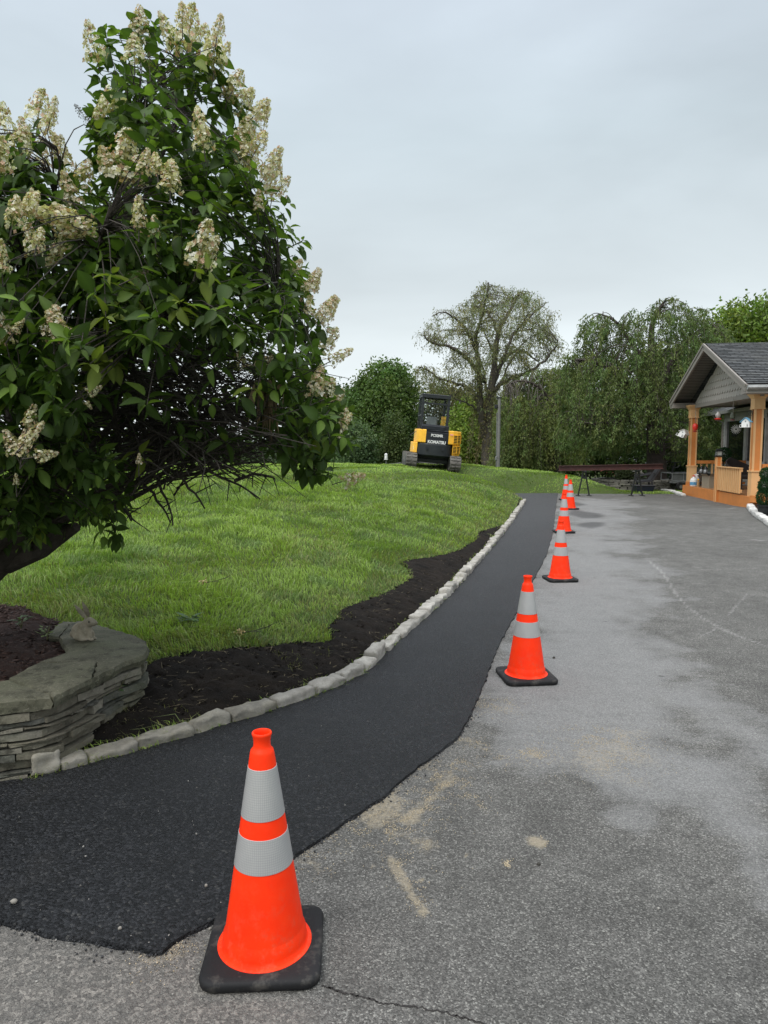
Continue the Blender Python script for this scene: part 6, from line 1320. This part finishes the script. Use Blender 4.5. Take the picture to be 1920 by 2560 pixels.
for k in range(16):
    a = k*math.pi/8; pts = [(r_*math.cos(a+r_*3.2), 0, r_*math.sin(a+r_*3.2)) for r_ in (.025,.06,.10,.14)]; mb.tube(pts, [.004,.007,.007,.003], 4)
mb.build('spokes', M_WHT, ws); MB().tube([(0,0,.02),(0,0,2.9-p.z)], .002, 4).build('thread', M_BM, ws)
# box, jug, bottle, bag, lanterns
p = hw(.30,3.95,DZ); bx = empty('cardboard_box', p[:], HA+R(6), 'open brown cardboard box on the deck left of the newel post', 'box'); M_CB = mat('cardboard', (.26,.22,.16), .85, 0, .08, 4)
MB().box((0,.0,.17), (.30,.50,.34)).build('carton', M_CB, bx); MB().add([(-.15,-.25,.342),(-.15,.25,.342),(-.22,.24,.42),(-.22,-.26,.41)], [(0,1,2,3)]).add([(.15,-.25,.342),(.15,.25,.342),(.24,.24,.40),(.24,-.26,.40)], [(0,1,2,3)]).add([(-.15,-.25,.342),(.15,-.25,.342),(.14,-.33,.44),(-.14,-.33,.43)], [(0,1,2,3)]).build('flaps', M_CB, bx)
p = hw(.10,4.90,DZ); jg = empty('jug', p[:], HA, 'white jug with a blue label standing on the deck edge', 'jug')
MB().lathe([(0,0),(.10,0),(.11,.02),(.11,.17),(.09,.23),(.04,.27),(.035,.31),(0,.31)], 18).build('body', M_WHT, jg, True); MB().lathe([(.112,.04),(.112,.13)], 18).build('label', mat('blue_label', (.10,.30,.50), .5), jg, True); MB().lathe([(.042,.30),(.042,.335),(0,.335)], 12).build('cap', M_REDG, jg, True)
p = hw(.24,5.10,DZ); bg = empty('plastic_bag', p[:], HA, 'crumpled whitish plastic bag behind the jug', 'bag'); mb = MB(); mb.ball((0,0,.19), .15, 14, 9, (.8,1,1.3)); me_ = mb.build('sack', mat('bag_film', (.50,.46,.44), .35), bg)
for v in me_.data.vertices: v.co += mn.noise_vector(v.co*14)*.035
me_.data.vertices.foreach_set
p = hw(.15,4.62,DZ); bt = empty('spray_bottle', p[:], HA, 'small bottle with a yellow top beside the jug', 'bottle'); MB().lathe([(0,0),(.04,0),(.042,.12),(.018,.16),(.018,.19),(0,.19)], 12).build('body', mat('amber', (.35,.20,.08), .3), bt, True); MB().box((0,0,.215), (.05,.03,.05), bev=.008).build('nozzle', M_YEL, bt)
p = hw(.40,4.97,DZ); stn = empty('metal_stand', p[:], HA, 'small black metal stand carrying the two oil lanterns', 'stand'); MB().box((0,0,.33), (.34,.62,.02)).build('top', M_BM, stn)
for sx in (-1,1):
    for sy in (-1,1): MB().bar((sx*.15,sy*.28,0), (sx*.15,sy*.28,.33), .018).build('leg', M_BM, stn)
def lantern(y, lab):
    p = hw(.40, y, DZ+.342); t_ = empty('oil_lantern', p[:], HA, lab, 'lantern', 'oil lanterns on the porch'); MB().lathe([(0,0),(.075,0),(.08,.05),(.05,.07),(0,.07)], 16).build('tank', M_BM, t_, True); MB().lathe([(.045,.07),(.065,.12),(.045,.18)], 16).build('globe', mat('lantern_globe', (.35,.36,.36), .15), t_, True); MB().lathe([(.05,.18),(.06,.20),(.035,.25),(.02,.28),(0,.28)], 16).build('chimney_cap', M_BM, t_, True)
    mb = MB(); mb.tube([(0,.075,.06),(0,.085,.15),(0,.06,.24)], .006, 5); mb.tube([(0,-.075,.06),(0,-.085,.15),(0,-.06,.24)], .006, 5); mb.tube([(0,.08*math.cos(R(a)), .22+.11*math.sin(R(a))) for a in range(0,181,20)], .004, 5); mb.build('handle', M_BM, t_)
lantern(5.18, 'black oil lantern on the left of the pair, nearer the far post'); lantern(4.76, 'black oil lantern on the right of the pair, nearer the cardboard box')
# wicker chair
p = hw(.95,3.35,DZ); wc = empty('wicker_chair', p[:], HA+R(30), 'dark brown wicker armchair with a curved back behind the slatted gate', 'chair')
m, t = newmat('wicker'); v = coords(t); wv = nd(t, 'ShaderNodeTexWave', {'Vector': v, 'Scale': 28}).outputs[1]; out(t, pbr(t, ramp(t, wv, [(.2, (.012,.009,.008)), (.8, (.050,.034,.028))]), .6, 0, bumpn(t, wv, .8, .008), .4)); M_WK = m
vs = []; fs = []; nn_ = 15
for i in range(nn_):
    a = R(-105+210*i/(nn_-1)); hgt_b = .92-.32*abs(i-(nn_-1)/2)/((nn_-1)/2); 
    for r_, z_ in ((.34,.30),(.40,hgt_b),(.44,hgt_b-.01),(.37,.28)): vs.append((r_*math.sin(a)*1.0, r_*math.cos(a)*.95, z_))
for i in range(nn_-1):
    for k in range(4): fs.append((i*4+k, (i+1)*4+k, (i+1)*4+(k+1) % 4, i*4+(k+1) % 4))
fs += [(0,1,2,3), tuple((nn_-1)*4+k for k in range(4))[::-1]]
MB().add(vs, fs).build('backrest', M_WK, wc, True); MB().lathe([(0,.30),(.34,.30),(.36,.36),(.33,.41),(0,.42)], 20).build('seat', M_WK, wc, True)
for a in (45,135,225,315): MB().tube([(.27*math.cos(R(a)),.27*math.sin(R(a)),0), (.25*math.cos(R(a)),.25*math.sin(R(a)),.31)], .022, 7).build('leg', M_WK, wc)
# topiaries
def topiary(p, balls, lab, potr=.17, poth=.22, potz=0, ls=.035, col=(.022,.065,.022), per=2600):
    t_ = empty('topiary', p[:], 0, lab, 'topiary'); pot = MB().lathe([(0,0),(potr*.8,0),(potr*.9,poth*.2),(potr*.92,poth*.8),(potr*1.06,poth*.84),(potr*1.08,poth),(potr*.95,poth),(potr*.9,poth*.88),(0,poth*.86)], 22).build('pot', M_BM, t_, True)
    MB().tube([(0,0,poth*.8),(.01,0,balls[-1][0])], .022, 7).build('stem', M_BARK, t_)
    for z, r_ in balls:
        n = int(per*(r_/.2)**2); P = rng.normal(0,1,(n,3)); P /= np.linalg.norm(P,axis=1)[:,None]; nrm = P.copy(); P *= r_*rng.uniform(.82,1.04,(n,1)); P[:,2] += z; f, s, _ = frames(n, nrm*1.2); v, q, cc = leafquads(P, f, s, ls, ls*.6, np.array([col])*rng.uniform(.5,1.6,(n,1))); link('foliage_ball', npmesh('foliage_ball', v, [q], cc), M_TLEAF, t_)
pt = hitp(1914, 1291); topiary(pt+Vector((0,0,.03)), [(.38,.19),(.62,.17),(.86,.14)], 'three-ball green topiary in a black pot by the curved white kerb')
topiary(hw(1.0,5.05,DZ), [(.98,.21)], 'single dark ball topiary behind the newel lantern', .14, .24)
# ================================================================== STONE RABBIT on the capstone
rb0 = hitp(213, 1600, WALLZ); rb = empty('rabbit_statue', (rb0.x, rb0.y, WALLZ+.002), R(-12), 'small weathered stone rabbit with upright ears sitting on the capstones', 'statue')
m, t = newmat('cast_stone'); v = coords(t); c = ramp(t, noise(t, v, 16, 6, .7), [(.3, (.17,.15,.105)), (.7, (.34,.30,.23))]); zc = nd(t, 'ShaderNodeSeparateXYZ', {0: v}).outputs[2]
c = mixc(t, ramp(t, noise(t, v, 45, 6, .8), [(.5, 0.0), (.65, .5)]), c, (.38,.36,.31)); out(t, pbr(t, c, .9, 0, bumpn(t, noise(t, v, 120, 5, .8), .6, .003), .2)); M_RAB = m
def metab(elems, name, m, par, res=.006):
    mbd = bpy.data.metaballs.new(name); mbd.resolution = res; mbd.render_resolution = res; mbd.threshold = .6
    for p_, r_, sc_ in elems: e_ = mbd.elements.new(); e_.type = 'ELLIPSOID'; e_.co = p_; e_.radius = r_*1.5; e_.size_x, e_.size_y, e_.size_z = sc_
    tmp = bpy.data.objects.new('tmpmeta', mbd); C.objects.link(tmp); dg = bpy.context.evaluated_depsgraph_get(); dg.update(); me = bpy.data.meshes.new_from_object(tmp.evaluated_get(dg)); bpy.data.objects.remove(tmp); o = link(name, me, m, par, True); return o
s = 1.0
E = [((-.035,0,.045), .075, (.75,.62,.62)), ((-.03,0,.065), .07, (.72,.6,.7)), ((.0,0,.075), .06, (.6,.55,.7)), ((.02,0,.055), .05, (.55,.6,.8)), ((.032,0,.115), .055, (.72,.58,.60)), ((.058,0,.108), .035, (.8,.7,.6)), ((.072,0,.106), .02, (.8,.7,.6)), ((-.02,.035,.03), .05, (.8,.5,.6)), ((-.02,-.035,.03), .05, (.8,.5,.6)), ((.01,.032,.012), .03, (1.1,.6,.5)), ((.01,-.032,.012), .03, (1.1,.6,.5)), ((.042,.014,.03), .026, (.6,.55,1.2)), ((.042,-.014,.03), .026, (.6,.55,1.2)), ((.052,.015,.008), .02, (1,.7,.5)), ((.052,-.015,.008), .02, (1,.7,.5)), ((-.085,0,.03), .03, (.7,.7,.7))]
metab(E, 'body', M_RAB, rb)
for sy in (-1, 1):
    vs = []; fs = []; nst = 9
    for i in range(nst):
        f_ = i/(nst-1); w_ = .017*math.sin(math.pi*min(1, f_*.86+.12))**.8; c = Vector((.018-.045*f_-.01*f_*f_, sy*(.016+.022*f_), .140+.085*f_))
        for k in range(8): a = 2*math.pi*k/8; vs.append(c+Vector((math.cos(a)*w_, math.sin(a)*.005*(1 if math.sin(a)*sy > 0 else -.2)*1, math.cos(a)*w_*.35)))
    for i in range(nst-1):
        for k in range(8): fs.append((i*8+k, i*8+(k+1) % 8, (i+1)*8+(k+1) % 8, (i+1)*8+k))
    fs += [tuple((nst-1)*8+k for k in range(8))]; MB().add(vs, fs).build('ear', M_RAB, rb, True)
    MB().ball((.048, sy*.0255, .120), .0055, 8, 6).build('eye', mat('eye_dark', (.01,.008,.006), .4), rb, True)
# weeds by the bed and wall
def weed(p, n, L_, w_, col, lab, hgt=.12, name='weed'):
    t_ = empty(name, p[:], 0, lab, 'weed'); st_ = MB(); P = []; D_ = []
    for k in range(n): a = random.uniform(0, 6.28); e_ = Vector((math.cos(a)*hgt*.55*random.random(), math.sin(a)*hgt*.55*random.random(), hgt*random.uniform(.4,1))); st_.tube([(0,0,0), e_*.5+Vector((0,0,.01)), e_], [.002,.0016,.001], 4); 
    rr = [ (random.uniform(0,6.28), random.random()) for _ in range(n*3)]
    P = np.array([(math.cos(a)*hgt*.5*q_, math.sin(a)*hgt*.5*q_, hgt*random.uniform(.35,1)) for a, q_ in rr]); f = np.array([(math.cos(a), math.sin(a), random.uniform(-.2,.5)) for a, _ in rr]); f /= np.linalg.norm(f,axis=1)[:,None]; sd_ = np.cross(f, np.array([0,0,1.0])+rng.normal(0,.3,f.shape)); sd_ /= np.linalg.norm(sd_,axis=1)[:,None]
    v, q, cc = leafquads(P, f, sd_, rng.uniform(.6,1.2,len(P))*L_, rng.uniform(.6,1.2,len(P))*w_, np.array([col])*rng.uniform(.6,1.4,(len(P),1))); link('leaves', npmesh('leaves', v, [q], cc), M_BLADE, t_); st_.build('stems', mat('weed_stem', (.12,.12,.05), .8), t_)
pb = hitp(118,1600,.36); weed(pb, 7, .05, .022, (.12,.17,.04), 'leafy weed sprouting from the mulch just left of the rabbit statue', .10)
pb = hitp(52,1572,.38); weed(pb, 7, .06, .022, (.07,.12,.035), 'small green weed in the mulch near the left frame edge', .08)
pb = Vector((WO[4].x-.12, WO[4].y-.16, .17)); weed(pb, 6, .05, .02, (.05,.10,.03), 'green weed growing from the joints at the round end of the wall', .16)
pb = hit(470, 1560); weed(pb, 9, .10, .03, (.07,.13,.05), 'broad-leaved weed rosette in the lawn right of the wall', .06)
# fallen flower sprigs
for (a, b, lab) in ((602,1600,'fallen dry flower cluster with a bare twig at the lawn edge'), (508,1468,'small fallen pinkish flower cluster in the middle of the lawn')):
    p = hit(a, b); t_ = empty('fallen_sprig', (p.x, p.y, p.z+.05), 0, lab, 'sprig'); n = 40; P = rng.normal(0,.016,(n,3)); f, s, _ = frames(n); v, q, cc = leafquads(P, f, s, .018, .014, np.array([[.62,.46,.30]])*rng.uniform(.5,1.2,(n,1))); link('petals', npmesh('petals', v, [q], cc), M_PET, t_)
    mb = MB(); mb.tube([(0,0,-.01),(.09,.01,.0),(.2,.03,.03),(.25,.03,.06)], [.004,.003,.003,.002], 5); mb.tube([(.1,0,0),(.16,-.05,.01)], .002, 4); mb.build('twig', M_BARK, t_)
